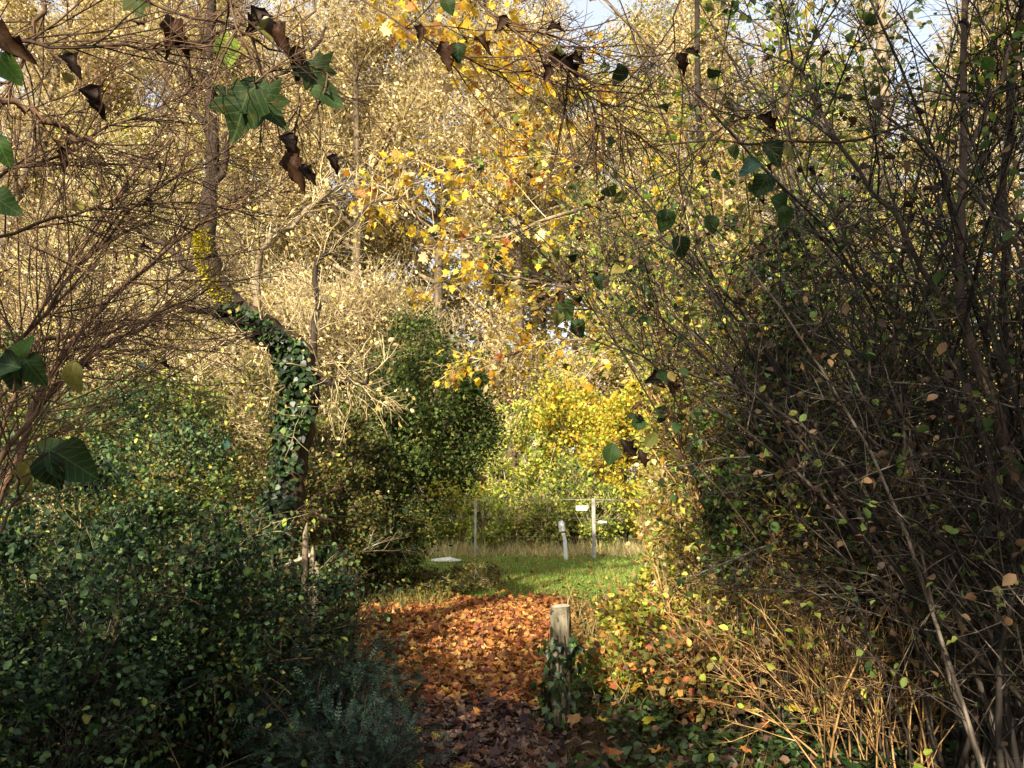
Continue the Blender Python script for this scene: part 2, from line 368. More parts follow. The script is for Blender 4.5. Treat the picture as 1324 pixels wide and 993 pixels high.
def _ring(tpl):
    V0 = tpl[0]; c = V0[0]; o = V0[1:]; n = len(o); mid = c + (o - c) * .55; V = np.concatenate([[c], mid, o])
    F3 = np.array([[0, 1 + k, 1 + (k + 1) % n] for k in range(n)]); F4 = np.array([[1 + k, 1 + n + k, 1 + n + (k + 1) % n, 1 + (k + 1) % n] for k in range(n)])
    V[:, 2] = V[:, 2] * .6
    return V, [F3, F4]
MAPLE2 = _ring(MAPLE)
LV = {'maple': variants(MAPLE, 'maple_near', 8), 'ivy': variants(IVY, 'ivy_leaf'), 'ivy_pale': variants(IVY, 'ivy_pale', 3), 'green': variants(GLEAF2, 'green_near'),
      'dark': variants(GLEAF, 'dark_near'), 'curl': variants(CURL, 'brown_near', 8, nz=1.1), 'litter': variants(MAPLE, 'rust_near', 10), 'litter_shaded': variants(MAPLE, 'litter_shaded_near', 8),
      'gold': variants(BROAD, 'gold_leaf'), 'lime': variants(GLEAF2, 'lime_near'), 'maple_green': variants(MAPLE2, 'maple_green'), 'blue': variants(GLEAF, 'blue_near'), 'olive': variants(GLEAF2, 'olive_near')}

# ------------------------------------------------------------------ plant builder
def open_way(P):
    """which lines keep out of the open way along the path (trimmed branches)"""
    y = P[..., 1]; q = P[..., 0] / np.maximum(y, .2); zt = 1.5 + .17 * y
    ins = (q > -.10) & (q < .135 + .03 * np.clip((P[..., 2] - .3) / 2, 0, 1)) & (P[..., 2] < zt) & (y > .25) & (y < 18)
    return ~ins.any(-1)

def stems_to_parts(P, R, mat, root, org, S=5, name='stem'):
    for k in range(len(P)):
        V, F, rr = tubes(P[k:k + 1], R[k:k + 1], S)
        link(name, make_mesh(name, V - org, F, mat, rr, True), root)

def bush(name, label, cat, group, roots, dirs, L, r=0.012, K=9, grav=-0.5, wig=.1, stem_mat='twig_brown', nb=150, bl=.8, nt_=900, tl=.3, twig_mat=None, twig_r=.003,
         foliage=(), parts=(), br_ang=.6, leaf_rad=.05, tw_ang=.7, bt0=.15, S=5, bgrav=.1):
    """a shrub: stems (parts), twigs (one stuff part), foliage (one stuff part), some leaves as parts"""
    roots = np.asarray(roots, float); org = roots.mean(0); org[2] = 0
    root = empty(name, org, label, cat, group)
    P = grow(roots, dirs, L, K, grav, wig * 1.3); R = taper(P, r * RNG.uniform(.6, 1.4, len(P)), .3)
    k_ = open_way(P); P, R = P[k_], R[k_]; stems_to_parts(P, R, M[stem_mat], root, org, S)
    tm = M[twig_mat or stem_mat]
    B = children(P, nb, bl, br_ang, 5, bgrav, .14, bt0); B = B[open_way(B)]; T = children(B, nt_, tl, tw_ang, 3, 0, .15, .1); T = T[open_way(T)]
    bag = Bag(); bag.add(*tubes(B, taper(B, twig_r * 1.7, .4), 3)); fine_twigs(bag, T, twig_r)
    link('twigs', bag.mesh('twigs', tm, org), root, 'stuff')
    A = T
    for fo_ in foliage:
        tpl, mat, n, size = fo_[:4]; droop = fo_[4] if len(fo_) > 4 else .4
        if tpl is OVAL and org[1] > 6.5: tpl = RHOMB; size = size * 1.1
        if n: bag = Bag().add(*leaf_on(A, n, tpl, size, .9, droop, .7, .1, leaf_rad)); link('foliage', bag.mesh('foliage', M[mat], org), root, 'stuff')
    for (lv, n, size, droop) in parts:
        leaf_objects(A, n, LV[lv], size, root, org, .9, droop, .7, .2, leaf_rad)
    return root, P, B, T

def tree(name, label, cat, group, base, H, crown_r, t0=.15, trunk_r=.22, lean=(0, 0), nl=26, nsub=120, leafs=((RHOMB, 'tan_leaf', 12000, .12),), ntw=6000, twl=.5, twr=.008,
         twig_mat='twig_tan', bark='bark_tan', clump=.7, limb_up=.5, droop=.2, seed_copy=None, wig=.05):
    base = np.asarray(base, float); root = empty(name, base, label, cat, group)
    Tn = grow(base[None] * 0, np.array([[lean[0], lean[1], 1.0]]), H * .95, 9, .05, wig)
    V, F, rr = tubes(Tn, np.array([np.linspace(1, .15, 9) * trunk_r]), 8); link('trunk', make_mesh('trunk', V, F, M[bark], rr, True), root)
    p, T, t, _ = sample(Tn, nl, t0, 1.0)
    az = RNG.uniform(0, 2 * math.pi, nl); prof = np.sin(np.clip((t - t0) / (1 - t0), 0, 1) * math.pi * .8 + .45)
    d = np.stack([np.cos(az), np.sin(az), np.full(nl, limb_up)], 1)
    Lm = grow(p, d, crown_r * np.maximum(prof, .3) * RNG.uniform(.7, 1.15, nl), 6, .15, .1)
    rad = trunk_r * (1.05 - t) * .45 + .012
    for k in range(nl):
        V, F, rr = tubes(Lm[k:k + 1], taper(Lm[k:k + 1], rad[k], .25), 5); link('limb', make_mesh('limb', V, F, M[bark], rr, True), root)
    Sb = children(Lm, nsub, crown_r * .5, .7, 4, .1, .15, .2)
    bag = Bag(); bag.add(*tubes(Sb, taper(Sb, .018, .35), 3))
    q, T, _, _ = sample(Sb, ntw, .1); q = q + RNG.normal(size=q.shape) * clump * .45
    d = norm(T * .7 + RNG.normal(size=T.shape) * .8 + np.array([0, 0, .25])); bag.add(*spikes(q, q + d * (twl * RNG.uniform(.5, 1.4, ntw))[:, None], twr))
    link('twigs', bag.mesh('twigs', M[twig_mat]), root, 'stuff')
    for (tpl, mat, n, size) in leafs:
        q, T, _, _ = sample(Sb, n, .05); q = q + RNG.normal(size=q.shape) * clump * .5
        ax = RNG.normal(size=(n, 3)); ax[:, 2] -= droop
        link('foliage', Bag().add(*leaves(tpl, q, ax, rup(n, .9), size * RNG.uniform(.6, 1.3, n))).mesh('foliage', M[mat]), root, 'stuff')
    return root, Sb

def copy_thing(src, loc, rot, label, scale=1.0, group=None):
    def cp(o, par):
        c = o.copy(); COL.objects.link(c)
        if par is not None: c.parent = par
        for ch in kids.get(o.name, ()): cp(ch, c)
        return c
    kids = {}
    for o in src.children_recursive: kids.setdefault(o.parent.name, []).append(o)
    r = cp(src, None); r.location = tuple(float(x) for x in loc); r.rotation_euler = (0, 0, rot); r.scale = (scale,) * 3; r['label'] = label
    if group: r['group'] = group
    return r

def in_box(n, x0, x1, y0, y1, z=0.0):
    return np.stack([RNG.uniform(x0, x1, n), RNG.uniform(y0, y1, n), np.full(n, z)], 1)

# ------------------------------------------------------------------ ground
def ground_mat(name, cols, scale, c2=None, s2=1.5):
    m = bpy.data.materials.new(name); m.use_nodes = True; nt = m.node_tree; L = nt.links.new; b = nt.nodes["Principled BSDF"]
    tc = nt.nodes.new("ShaderNodeTexCoord"); nz = nt.nodes.new("ShaderNodeTexNoise"); nz.inputs["Scale"].default_value = scale; nz.inputs["Detail"].default_value = 8
    L(tc.outputs["Object"], nz.inputs["Vector"]); r = ramp_node(nt, cols)
    mr = nt.nodes.new("ShaderNodeMapRange"); mr.inputs[1].default_value = .3; mr.inputs[2].default_value = .7; L(nz.outputs["Fac"], mr.inputs[0]); L(mr.outputs[0], r.inputs[0]); c = r.outputs[0]
    if c2:
        n2 = nt.nodes.new("ShaderNodeTexNoise"); n2.inputs["Scale"].default_value = s2; n2.inputs["Detail"].default_value = 3; L(tc.outputs["Object"], n2.inputs["Vector"])
        m2 = nt.nodes.new("ShaderNodeMapRange"); m2.inputs[1].default_value = .45; m2.inputs[2].default_value = .6; L(n2.outputs["Fac"], m2.inputs[0])
        mx = nt.nodes.new("ShaderNodeMix"); mx.data_type = 'RGBA'; L(m2.outputs[0], mx.inputs[0]); L(c, mx.inputs[6]); mx.inputs[7].default_value = lin(c2); c = mx.outputs[2]
    L(c, b.inputs["Base Color"]); b.inputs["Roughness"].default_value = .95; b.inputs["Specular IOR Level"].default_value = .1
    bp = nt.nodes.new("ShaderNodeBump"); bp.inputs["Strength"].default_value = .6; bp.inputs["Distance"].default_value = .03; L(nz.outputs["Fac"], bp.inputs["Height"]); L(bp.outputs[0], b.inputs["Normal"])
    return m

def sheet(name, x0, x1, y0, y1, z, mat, nx=1, ny=1, amp=0):
    xs, ys = np.meshgrid(np.linspace(x0, x1, nx + 1), np.linspace(y0, y1, ny + 1)); V = np.stack([xs.ravel(), ys.ravel(), np.full(xs.size, z)], 1)
    V[:, 2] += RNG.normal(size=len(V)) * amp
    i, j = np.meshgrid(np.arange(nx), np.arange(ny)); b = (j * (nx + 1) + i).ravel()
    return make_mesh(name, V, [np.stack([b, b + 1, b + nx + 2, b + nx + 1], 1)], mat)

g = link('ground', sheet('ground', -400, 400, -200, 600, 0, ground_mat('soil', ['#2b2118', '#4a3826', '#6a5236'], 9, '#4a4a26', .8)), kind='structure')

def outline_sheet(name, pts, z, mat):
    pts = np.array(pts, float); n = len(pts); V = np.zeros((n, 3)); V[:, :2] = pts; V[:, 2] = z
    return make_mesh(name, V, [np.arange(n)[None, :]] if n == 4 else [np.array([[0, k, k + 1] for k in range(1, n - 1)])], mat)

lawn = link('lawn', sheet('lawn', -5, 6.5, 9.8, 20.0, .004, ground_mat('lawn_soil', ['#2f4a1a', '#48702a', '#6b7a34'], 30, '#6e5a34', 1.2)), kind='structure')
# the trodden path as a strip that widens into the leafy clearing
cent = [(3.2, -.22, .42), (4.2, -.26, .40), (5.0, -.32, .45), (5.8, -.40, .60), (6.6, -.58, 1.0), (7.6, -.72, 1.25), (8.6, -.85, 1.4), (9.6, -.85, 1.5), (10.6, -.65, 1.35), (11.4, -.2, .9)]
V = []; 
for (y, x, h) in cent: V += [(x - h, y, .008), (x + h, y, .008)]
F = np.array([[2 * k, 2 * k + 1, 2 * k + 3, 2 * k + 2] for k in range(len(cent) - 1)])
path = link('dirt_path', make_mesh('dirt_path', np.array(V), [F], ground_mat('path_soil', ['#2a1d16', '#4a3024', '#6a4430'], 14, '#3a2c1e', 2)), kind='structure')

def path_points(n, y0, y1, spread=1.0):
    cy = [c[0] for c in cent]; y = RNG.uniform(y0, y1, n); cx = np.interp(y, cy, [c[1] for c in cent]); h = np.interp(y, cy, [c[2] for c in cent])
    return np.stack([cx + RNG.uniform(-1, 1, n) * h * spread, y, np.zeros(n)], 1)

# fallen leaves: the largest in the picture as parts of the path, the rest as one mass
def lay_leaf_objects(n, pts, meshes, size, parent):
    for k in range(n):
        a = RNG.uniform(0, 6.28); tilt = RNG.normal(size=2) * .35; z = norm(np.array([tilt[0], tilt[1], 1.0])); y = norm(np.cross(z, np.array([math.cos(a), math.sin(a), 0]))); x = np.cross(y, z)
        s = size * RNG.uniform(.7, 1.3); leaf_at(pts[k] + np.array([0, 0, .03 + RNG.random() * .03]), y, x, z, s, meshes[RNG.integers(len(meshes))], parent, (0, 0, 0))
lay_leaf_objects(150, path_points(150, 3.9, 6.4, 1.05), LV['litter_shaded'], .06, path)
lay_leaf_objects(150, path_points(150, 6.2, 8.2, 1.0), LV['litter'], .085, path)
lay_leaf_objects(14, path_points(14, 4.2, 6.2, .9), LV['maple'], .075, path)
lay_leaf_objects(26, in_box(26, .35, 1.9, 4.1, 6.4) + np.array([0, 0, .12]), LV['maple'] + LV['litter'], .085, g)
def lay(n, pts, tpl, size, mat, name, label, tilt=.6, zr=.06, z0=.012):
    up = norm(np.array([0, 0, 1.0]) + RNG.normal(size=(n, 3)) * tilt); ax = RNG.normal(size=(n, 3)); ax[:, 2] *= .3
    p = pts.copy(); p[:, 2] += z0 + RNG.random(n) * zr
    o = link(name, Bag().add(*leaves(tpl, p, ax, up, size * RNG.uniform(.6, 1.3, n))).mesh(name, M[mat]), kind='stuff', label=label); o['category'] = 'leaves'
    return o
def soft(p, sx=.08, sy=.3): p[:, :2] += RNG.normal(size=(len(p), 2)) * np.array([sx, sy]); return p
lay(8500, soft(path_points(8500, 6.2, 11.5, 1.1)), RHOMB, .08, 'litter_leaf', 'fallen_leaves', 'small broken rust coloured leaves mixed into the carpet of the clearing', .6, .05)
lay(9500, soft(path_points(9500, 6.2, 11.4, 1.1)), MAPLE_LITE, .072, 'litter_leaf', 'fallen_leaves', 'thick carpet of orange and rust maple leaves in the clearing beyond the post')
lay(6000, soft(path_points(6000, 3.3, 6.7, 1.25)), MAPLE_LITE, .06, 'litter_shaded', 'fallen_leaves', 'leaves on the near end of the path with shade put into their dull brown colour', .4, .03)
n = 2500; pp = in_box(n, -3, 5, 10.5, 20); lay(n, pp, RHOMB, .08, 'litter_leaf', 'fallen_leaves', 'scattered small brown leaves lying on the lawn', .3, .02)

# grass
def grass(name, label, n, x0, x1, y0, y1, h, mat, tpl=BLADE1, lean=.35, dens=None):
    p = in_box(n, x0, x1, y0, y1)
    if dens is not None: p = p[RNG.random(n) < dens(p)]
    n = len(p); ax = np.array([0, 0, 1.0]) + RNG.normal(size=(n, 3)) * lean; up = RNG.normal(size=(n, 3)); up[:, 2] = 0.01
    o = link(name, Bag().add(*leaves(tpl, p, ax, up, h * RNG.uniform(.4, 1.3, n))).mesh(name, M[mat]), kind='stuff', label=label); o['category'] = 'grass'
    return o
on_clear = lambda p: 1 - ((p[:, 1] < 11.2) & (np.abs(p[:, 0] + .5) < 1.35)).astype(float)
grass('grass', 'short green lawn grass between the leafy clearing and the fence', 75000, -4, 5, 10.2, 19.6, .07, 'grass', dens=on_clear)
grass('dry_grass', 'tall pale dry grass along the foot of the fence', 13000, -5, 6.5, 19.5, 22.0, .38, 'dry_grass', (BLADE[0] * np.array([.5, 1, 1]), BLADE[1]), .45, dens=lambda p: .35 + .65 * (np.sin(p[:, 0] * 2.3) * np.sin(p[:, 0] * 5.1 + p[:, 1] * 3) > -.1))
grass('weeds', 'ragged olive weeds along the left edge of the lawn', 9000, -4.6, -.9, 10.6, 14.5, .24, 'weed', (BLADE[0] * np.array([.6, 1, 1]), BLADE[1]), .6)
grass('long_grass', 'long yellow green grass right of the mossy post', 2200, .62, 2.4, 5.6, 10.5, .28, 'weed', BLADE_THIN, .5)
grass('long_grass', 'pale dry grass stalks right of the mossy post', 900, .62, 2.4, 5.6, 10.5, .34, 'dry_grass', BLADE_THIN, .45)

# ------------------------------------------------------------------ background wood
GB = 'sunlit trees of the wood behind the fence'
bt = []
bt.append(tree('woodland_tree', '', 'tree', GB, (0, 0, 0), 21.5, 3.7, .05, leafs=((RHOMB, 'tan_leaf', 34000, .115),), ntw=12000, nl=60, nsub=300, clump=.52)[0])
bt.append(tree('woodland_tree', '', 'tree', GB, (0, 0, 0), 21.0, 3.7, .05, leafs=((RHOMB, 'buff_leaf', 24000, .115), (RHOMB, 'tan_leaf', 10000, .115)), ntw=12000, nl=60, nsub=300, clump=.52)[0])
bt.append(tree('woodland_tree', '', 'tree', GB, (0, 0, 0), 20.0, 3.6, .05, leafs=((RHOMB, 'tan_leaf', 27000, .11), (RHOMB, 'lime_leaf', 13000, .11)), ntw=12000, nl=60, nsub=300, clump=.52)[0])
spots = [  # px, distance, proto, scale, label
 (-60, 25, 0, 1.05, 'tan leafed tree at the far left of the wood'), (95, 27, 1, 1.0, 'buff twiggy tree behind the left brown twigs, second from the left edge'),
 (215, 24, 2, .95, 'yellow green and tan tree behind the hanging maple leaves'), (330, 27, 0, .98, 'tan tree behind the mossy leaning trunk'),
 (450, 25, 1, 1.05, 'buff brown twiggy tree above the dark rounded bush'), (560, 28, 1, 1.12, 'pinkish tan tree behind the yellow maple boughs'),
 (660, 26, 1, 1.03, 'tall buff tree in the middle of the wood behind the fence'), (765, 29, 2, .95, 'lower yellow green tree under the open sky gap'),
 (880, 26, 2, 1.04, 'yellow green tree just right of the sky gap'), (985, 27, 0, 1.0, 'tan tree seen through the upper part of the right thicket'),
 (1100, 25, 2, .84, 'yellow green tree beside the grey trunk at the right'), (1215, 27, 0, .90, 'tan tree behind the dark right hand stems'), (1160, 30, 0, .92, 'tan tree seen through the upper right twigs beside the grey trunk'), (835, 31, 2, 1.0, 'yellow green tree showing behind the diagonal limb at the upper right'), (610, 31, 0, 1.08, 'tan tree between the yellow maple boughs'), (395, 31, 2, 1.05, 'yellow green tree right of the leaning trunk top'), (160, 31, 2, 1.05, 'yellow green tree behind the upper left twigs'), (20, 30, 1, 1.0, 'buff tree behind the upper left corner leaves'),
 (1350, 25, 1, .95, 'buff tree at the far right of the wood'),
 (30, 34, 0, 1.1, 'tan tree in the back row at the left'), (270, 35, 1, 1.12, 'buff tree in the back row behind the left twigs'), (500, 36, 0, 1.2, 'tan tree in the back row left of the middle'),
 (700, 36, 1, 1.0, 'buff tree in the back row right of the middle'), (930, 35, 0, 1.0, 'tan tree in the back row behind the right shrubs'), (1170, 35, 2, .9, 'yellow green tree in the back row at the right')]
used = set()
for k, (px, d, pr, s, lb) in enumerate(spots):
    b = at(px, 640, d); b[2] = 0
    if pr not in used:
        used.add(pr); r = bt[pr]; r.location = b; r.scale = (s,) * 3; r['label'] = lb
    else: copy_thing(bt[pr], b, RNG.uniform(0, 6.28), lb, s)
# far mass behind
n = 30000; p = in_box(n, -34, 34, 40, 47); p[:, 2] = RNG.random(n) ** .9 * (17 + 2 * np.sin(p[:, 0] * .7))
link('distant_wood', Bag().add(*leaves(RHOMB, p, RNG.normal(size=(n, 3)), rup(n, 1), .6 * RNG.uniform(.6, 1.3, n))).mesh('distant_wood', M['tan_leaf']), kind='stuff', label='far mass of tan and yellow woodland closing the view')['category'] = 'wood'

# shrubs and small trees just behind the fence
def round_shrub(name, label, cat, c, rx, h, leafs, stem_mat='twig_tan', ns=14, ntw=900, group=None, tw=.35, twr=.006, skin=.55, lift=0.0, parts=(), m=70, sr=None, cx=0.0, rag=0.0):
    """many leaves on an uneven rounded crown over a fan of stems"""
    c = np.asarray(c, float); root = empty(name, c, label, cat, group)
    az = RNG.uniform(0, 6.28, ns); sp = RNG.uniform(.12, .55, ns) * (.12 if lift else 1)
    P = grow(np.stack([np.cos(az) * .15, np.sin(az) * .15, az * 0], 1), np.stack([np.cos(az) * sp, np.sin(az) * sp, np.ones(ns)], 1), h * RNG.uniform(.55, .85, ns), 7, -.1, .08)
    for k in range(ns):
        V, F, rr = tubes(P[k:k + 1], taper(P[k:k + 1], sr or .008 + .006 * h, .25), 5); link('stem', make_mesh('stem', V, F, M[stem_mat], rr, True), root)
    u = norm(RNG.normal(size=(m, 3))); rr_ = RNG.uniform(.35, 1, m) ** skin
    C = u * rr_[:, None] * np.array([rx, rx, h * .5]) * .85 + np.array([0, 0, h * .52]); C[:, 2] = lift + C[:, 2] * (1 - lift / h); C[:, :2] *= (1 - .35 * np.clip(C[:, 2:3] / h - .5, 0, 1))
    C = C * (1 + RNG.uniform(-rag, rag, m))[:, None]; C[:, 0] += cx; C = np.maximum(C, np.array([-99, -99, .1])); rc = RNG.uniform(.12, .26, m) * min(rx, h)
    i = RNG.integers(0, m, ntw); q = C[i] + RNG.normal(size=(ntw, 3)) * rc[i][:, None] * .5; q[:, 2] = np.maximum(q[:, 2], .03)
    d = norm(norm(q - np.array([0, 0, h * .3])) + RNG.normal(size=(ntw, 3)) * .6)
    link('twigs', Bag().add(*spikes(q - d * tw * .5, q + d * tw * .5, twr)).mesh('twigs', M[stem_mat]), root, 'stuff')
    for (tpl, mat, n, size) in leafs:
        if tpl is OVAL and c[1] > 6.5: tpl = RHOMB; size = size * 1.1
        i = RNG.integers(0, m, n); q = C[i] + RNG.normal(size=(n, 3)) * rc[i][:, None] * .55; q[:, 2] = np.maximum(q[:, 2], .04)
        ax = norm(q - np.array([0, 0, h * .4])) + RNG.normal(size=(n, 3)) * .8; ax[:, 2] -= .3
        link('foliage', Bag().add(*leaves(tpl, q, ax, rup(n, .8), size * RNG.uniform(.6, 1.3, n))).mesh('foliage', M[mat]), root, 'stuff')
    for (lv, n, size) in parts:            # the leaves nearest the eye, one by one
        i = RNG.integers(0, m, n * 5); q = C[i] + RNG.normal(size=(n * 5, 3)) * rc[i][:, None] * .6; q[:, 2] = np.maximum(q[:, 2], .04)
        tow = norm(CAM - c); q = q[np.argsort(-(q @ tow) + RNG.random(n * 5) * rx * .5)[:n]]
        y = norm(norm(q - np.array([0, 0, h * .4])) * .6 + RNG.normal(size=(n, 3)) * .6 - np.array([0, 0, .35])); u2 = rup(n, .8); x = norm(np.cross(y, u2)); z = np.cross(x, y)
        for k in range(n): leaf_at(q[k], y[k], x[k], z[k], size * RNG.uniform(.65, 1.25), LV[lv][k % len(LV[lv])], root, (0, 0, 0))
    return root
def gnd(px, d): b = at(px, 640, d); b[2] = 0; return b
round_shrub('shrub', 'bright yellow green bush behind the left fence post', 'bush', gnd(590, 21.5), 1.0, 2.3, ((RHOMB, 'lime_leaf', 3500, .11), (RHOMB, 'gold_leaf', 1500, .11)))
round_shrub('shrub', 'low green bush left of the fence, beside the pale slab', 'bush', gnd(548, 21), .9, 1.4, ((RHOMB, 'green_leaf', 2500, .1), (RHOMB, 'lime_leaf', 1500, .1)))
round_shrub('young_tree', 'slender pale green tree with a light trunk between the two fence posts', 'tree', gnd(664, 22.5), 1.1, 4.4, ((RHOMB, 'lime_leaf', 6000, .11), (RHOMB, 'tan_leaf', 1500, .1)), 'bark_pale', 3)
round_shrub('shrub', 'green bush behind the white marker post', 'bush', gnd(735, 22), 1.1, 2.6, ((RHOMB, 'green_leaf', 2500, .11), (RHOMB, 'lime_leaf', 2500, .11)))
round_shrub('shrub', 'pale straw coloured scrub under the slender tree', 'bush', gnd(690, 21.2), .8, 1.6, ((RHOMB, 'tan_leaf', 2500, .09), (RHOMB, 'lime_leaf', 2000, .09)))
round_shrub('shrub', 'pale yellow green scrub directly behind the left fence post', 'bush', gnd(630, 20.9), .7, 1.5, ((RHOMB, 'lime_leaf', 3000, .09),))
round_shrub('shrub', 'yellow green scrub between the marker post and the slender tree', 'bush', gnd(705, 20.9), .7, 1.7, ((RHOMB, 'lime_leaf', 3000, .09), (RHOMB, 'tan_leaf', 800, .09)))
round_shrub('shrub', 'bright green scrub behind the right fence post', 'bush', gnd(775, 21.0), .8, 2.0, ((RHOMB, 'lime_leaf', 2500, .1), (RHOMB, 'green_leaf', 900, .1)))
round_shrub('golden_tree', 'golden yellow maple behind the fence right of the slender tree', 'tree', gnd(735, 24.5), 2.0, 5.6, ((RHOMB, 'gold_leaf', 9000, .12), (RHOMB, 'lime_leaf', 5000, .12)), 'bark_dark', 6)
round_shrub('golden_tree', 'smaller golden tree close to the right shrubs behind the fence', 'tree', gnd(815, 23.5), 1.6, 5.0, ((RHOMB, 'gold_leaf', 6000, .14), (RHOMB, 'lime_leaf', 2500, .13)), 'bark_dark', 5)
round_shrub('shrub', 'yellow bush at the right end of the fence', 'bush', gnd(870, 20.8), 1.2, 2.2, ((RHOMB, 'lime_leaf', 3500, .11), (RHOMB, 'gold_leaf', 2500, .11)))
for k, (px, d, rx, h, lb) in enumerate([(480, 22.5, 2.2, 7.0, 'olive bush behind the dark rounded bush'), (380, 23, 2.4, 6.5, 'olive bush behind the ivy tree'), (250, 22, 2.6, 7.0, 'olive bush behind the left leafy shrubs'), (100, 22, 2.6, 7.0, 'olive bush behind the far left shrubs'),
                                         (960, 21.5, 2.4, 7.0, 'olive bush behind the right sunlit shrubs'), (1100, 22, 2.6, 6.8, 'olive bush behind the dark thicket'), (1250, 22, 2.6, 7.0, 'olive bush behind the far right stems')]):
    round_shrub('shrub', lb, 'bush', gnd(px, d), rx, h, ((RHOMB, 'olive_leaf', 3500, .16), (RHOMB, 'tan_leaf', 4200, .155)), group='bushes along the edge of the wood')

# ------------------------------------------------------------------ fence, signs, marker, slab
f0 = gnd(615, 19.6); f1 = gnd(767, 19.0)
fence = empty('wire_fence', (f0 + f1) / 2, 'thin wire fence with two slim metal posts across the far side of the lawn', 'fence'); fo = np.array(fence.location)
def box_mesh(name, sx, sy, sz, mat, bev=.004):
    import bmesh
    bm = bmesh.new(); bmesh.ops.create_cube(bm, size=1); bmesh.ops.scale(bm, vec=(sx, sy, sz), verts=bm.verts); bmesh.ops.translate(bm, vec=(0, 0, sz / 2), verts=bm.verts)
    bmesh.ops.bevel(bm, geom=bm.edges[:], offset=bev, segments=2, affect='EDGES'); me = bpy.data.meshes.new(name); bm.to_mesh(me); bm.free(); me.materials.append(mat); return me
dirv = norm(f1 - f0); fposts = [f0 - dirv * 3.0, f0, f1, f1 + dirv * 3.0]
for k, p in enumerate(fposts):
    ph = 1.42 if k != 1 else 1.38
    q = link('post', box_mesh('post', .055 if k != 2 else .085, .055, ph, M['metal']), fence, loc=p - fo)
a, b = fposts[0], fposts[-1]
for z, nm, rr in ((1.385, 'top_rail', .007), (.95, 'wire', .002), (.5, 'wire', .002)):
    P = np.linspace(a, b, 8)[None]; P = P + np.array([0, 0, z]) + np.array([0, 0, 1]) * (np.sin(np.linspace(0, math.pi * 3, 8)) * -.012)[None, :, None]
    V, F, r_ = tubes(P, np.full((1, 8), rr), 5); link(nm, make_mesh(nm, V - fo, F, M['metal'], r_), fence)
def sign(px, py, d, sx, sz, lb):
    p = at(px, py, d); r = empty('sign', p, lb, 'sign')
    link('sign_plate', box_mesh('sign_plate', sx, .012, sz, M['white_paint']), r, loc=(0, 0, -sz / 2))
    link('bracket', box_mesh('bracket', .16, .02, .02, M['metal']), r, loc=(.1 if px < 767 else -.12, .02, -.01))
sign(752, 657, 18.9, .27, .11, 'small white plate on the left of the right fence post, just under the rail')
sign(779, 675, 18.9, .2, .05, 'narrow white strip on the right of the right fence post')
mp_ = gnd(731, 18.7); r = empty('marker_post', mp_, 'leaning white marker post with a wider head in the dry grass', 'post')
bl = [((0, 0, 0), .07), ((-.02, 0, .45), .065), ((-.06, 0, .62), .06), ((-.08, 0, .66), .095), ((-.10, 0, .84), .095), ((-.12, 0, .90), .06)]
P = np.array([[x[0] for x in bl[:3]]]); V, F, rr = tubes(P, np.array([[x[1] * .7 for x in bl[:3]]]), 4); link('shaft', make_mesh('shaft', V, F, M['white_paint'], rr), r)
P = np.array([[x[0] for x in bl[3:]]]); V, F, rr = tubes(P, np.array([[x[1] * .8 for x in bl[3:]]]), 4, True); link('head', make_mesh('head', V, F, M['white_paint'], rr), r)
sl = gnd(578, 18.3); import bmesh
bm = bmesh.new(); bmesh.ops.create_icosphere(bm, subdivisions=2, radius=1)
for v in bm.verts: v.co = Vector((v.co.x * .36 * (1 + .15 * math.sin(v.co.y * 5)), v.co.y * .2, max(v.co.z, -.2) * .075 * (1 + .4 * math.sin(v.co.x * 7)) + .015))
me = bpy.data.meshes.new('pale_slab'); bm.to_mesh(me); bm.free(); me.materials.append(M['stone_pale'])
tagit(link('pale_slab', me, loc=sl), 'flat whitish slab lying on the grass left of the fence', 'slab')

# ------------------------------------------------------------------ mossy post in the clearing
pb = gnd(722, 5.35); post = empty('wooden_post', pb, 'short weathered round wooden post covered in ivy and lichen beside the path', 'post')
K = 12; S = 18; zz = np.linspace(0, .775, K); V = []
for k, z in enumerate(zz):
    for j in range(S):
        a = j * 2 * math.pi / S; rr = .068 * (1 + .06 * math.sin(a * 3 + z * 4) + .05 * math.sin(a * 7 + 1 + z) + RNG.normal() * .025)
        if k == K - 1: rr *= .93
        V.append((rr * math.cos(a) + .008 * z, rr * math.sin(a), z + (.005 * math.sin(a + 1) if k == K - 1 else 0)))
F = np.array([[k * S + j, k * S + (j + 1) % S, (k + 1) * S + (j + 1) % S, (k + 1) * S + j] for k in range(K - 1) for j in range(S)])
link('shaft', make_mesh('shaft', np.array(V), [F], M['post_wood'], np.full(len(V), .5), True), post)
top = np.array(V[-S:]); c = top.mean(0); c[2] += .002; V2 = np.concatenate([[c], top * np.array([.985, .985, 1]) + np.array([0, 0, .001]) ])
link('end_grain', make_mesh('end_grain', V2, [np.array([[0, 1 + j, 1 + (j + 1) % S] for j in range(S)])], bark_mat('lichen_top', ['#6d6452', '#b3aa92', '#d5cfba'], 30, .6, 1), np.full(len(V2), .6)), post)
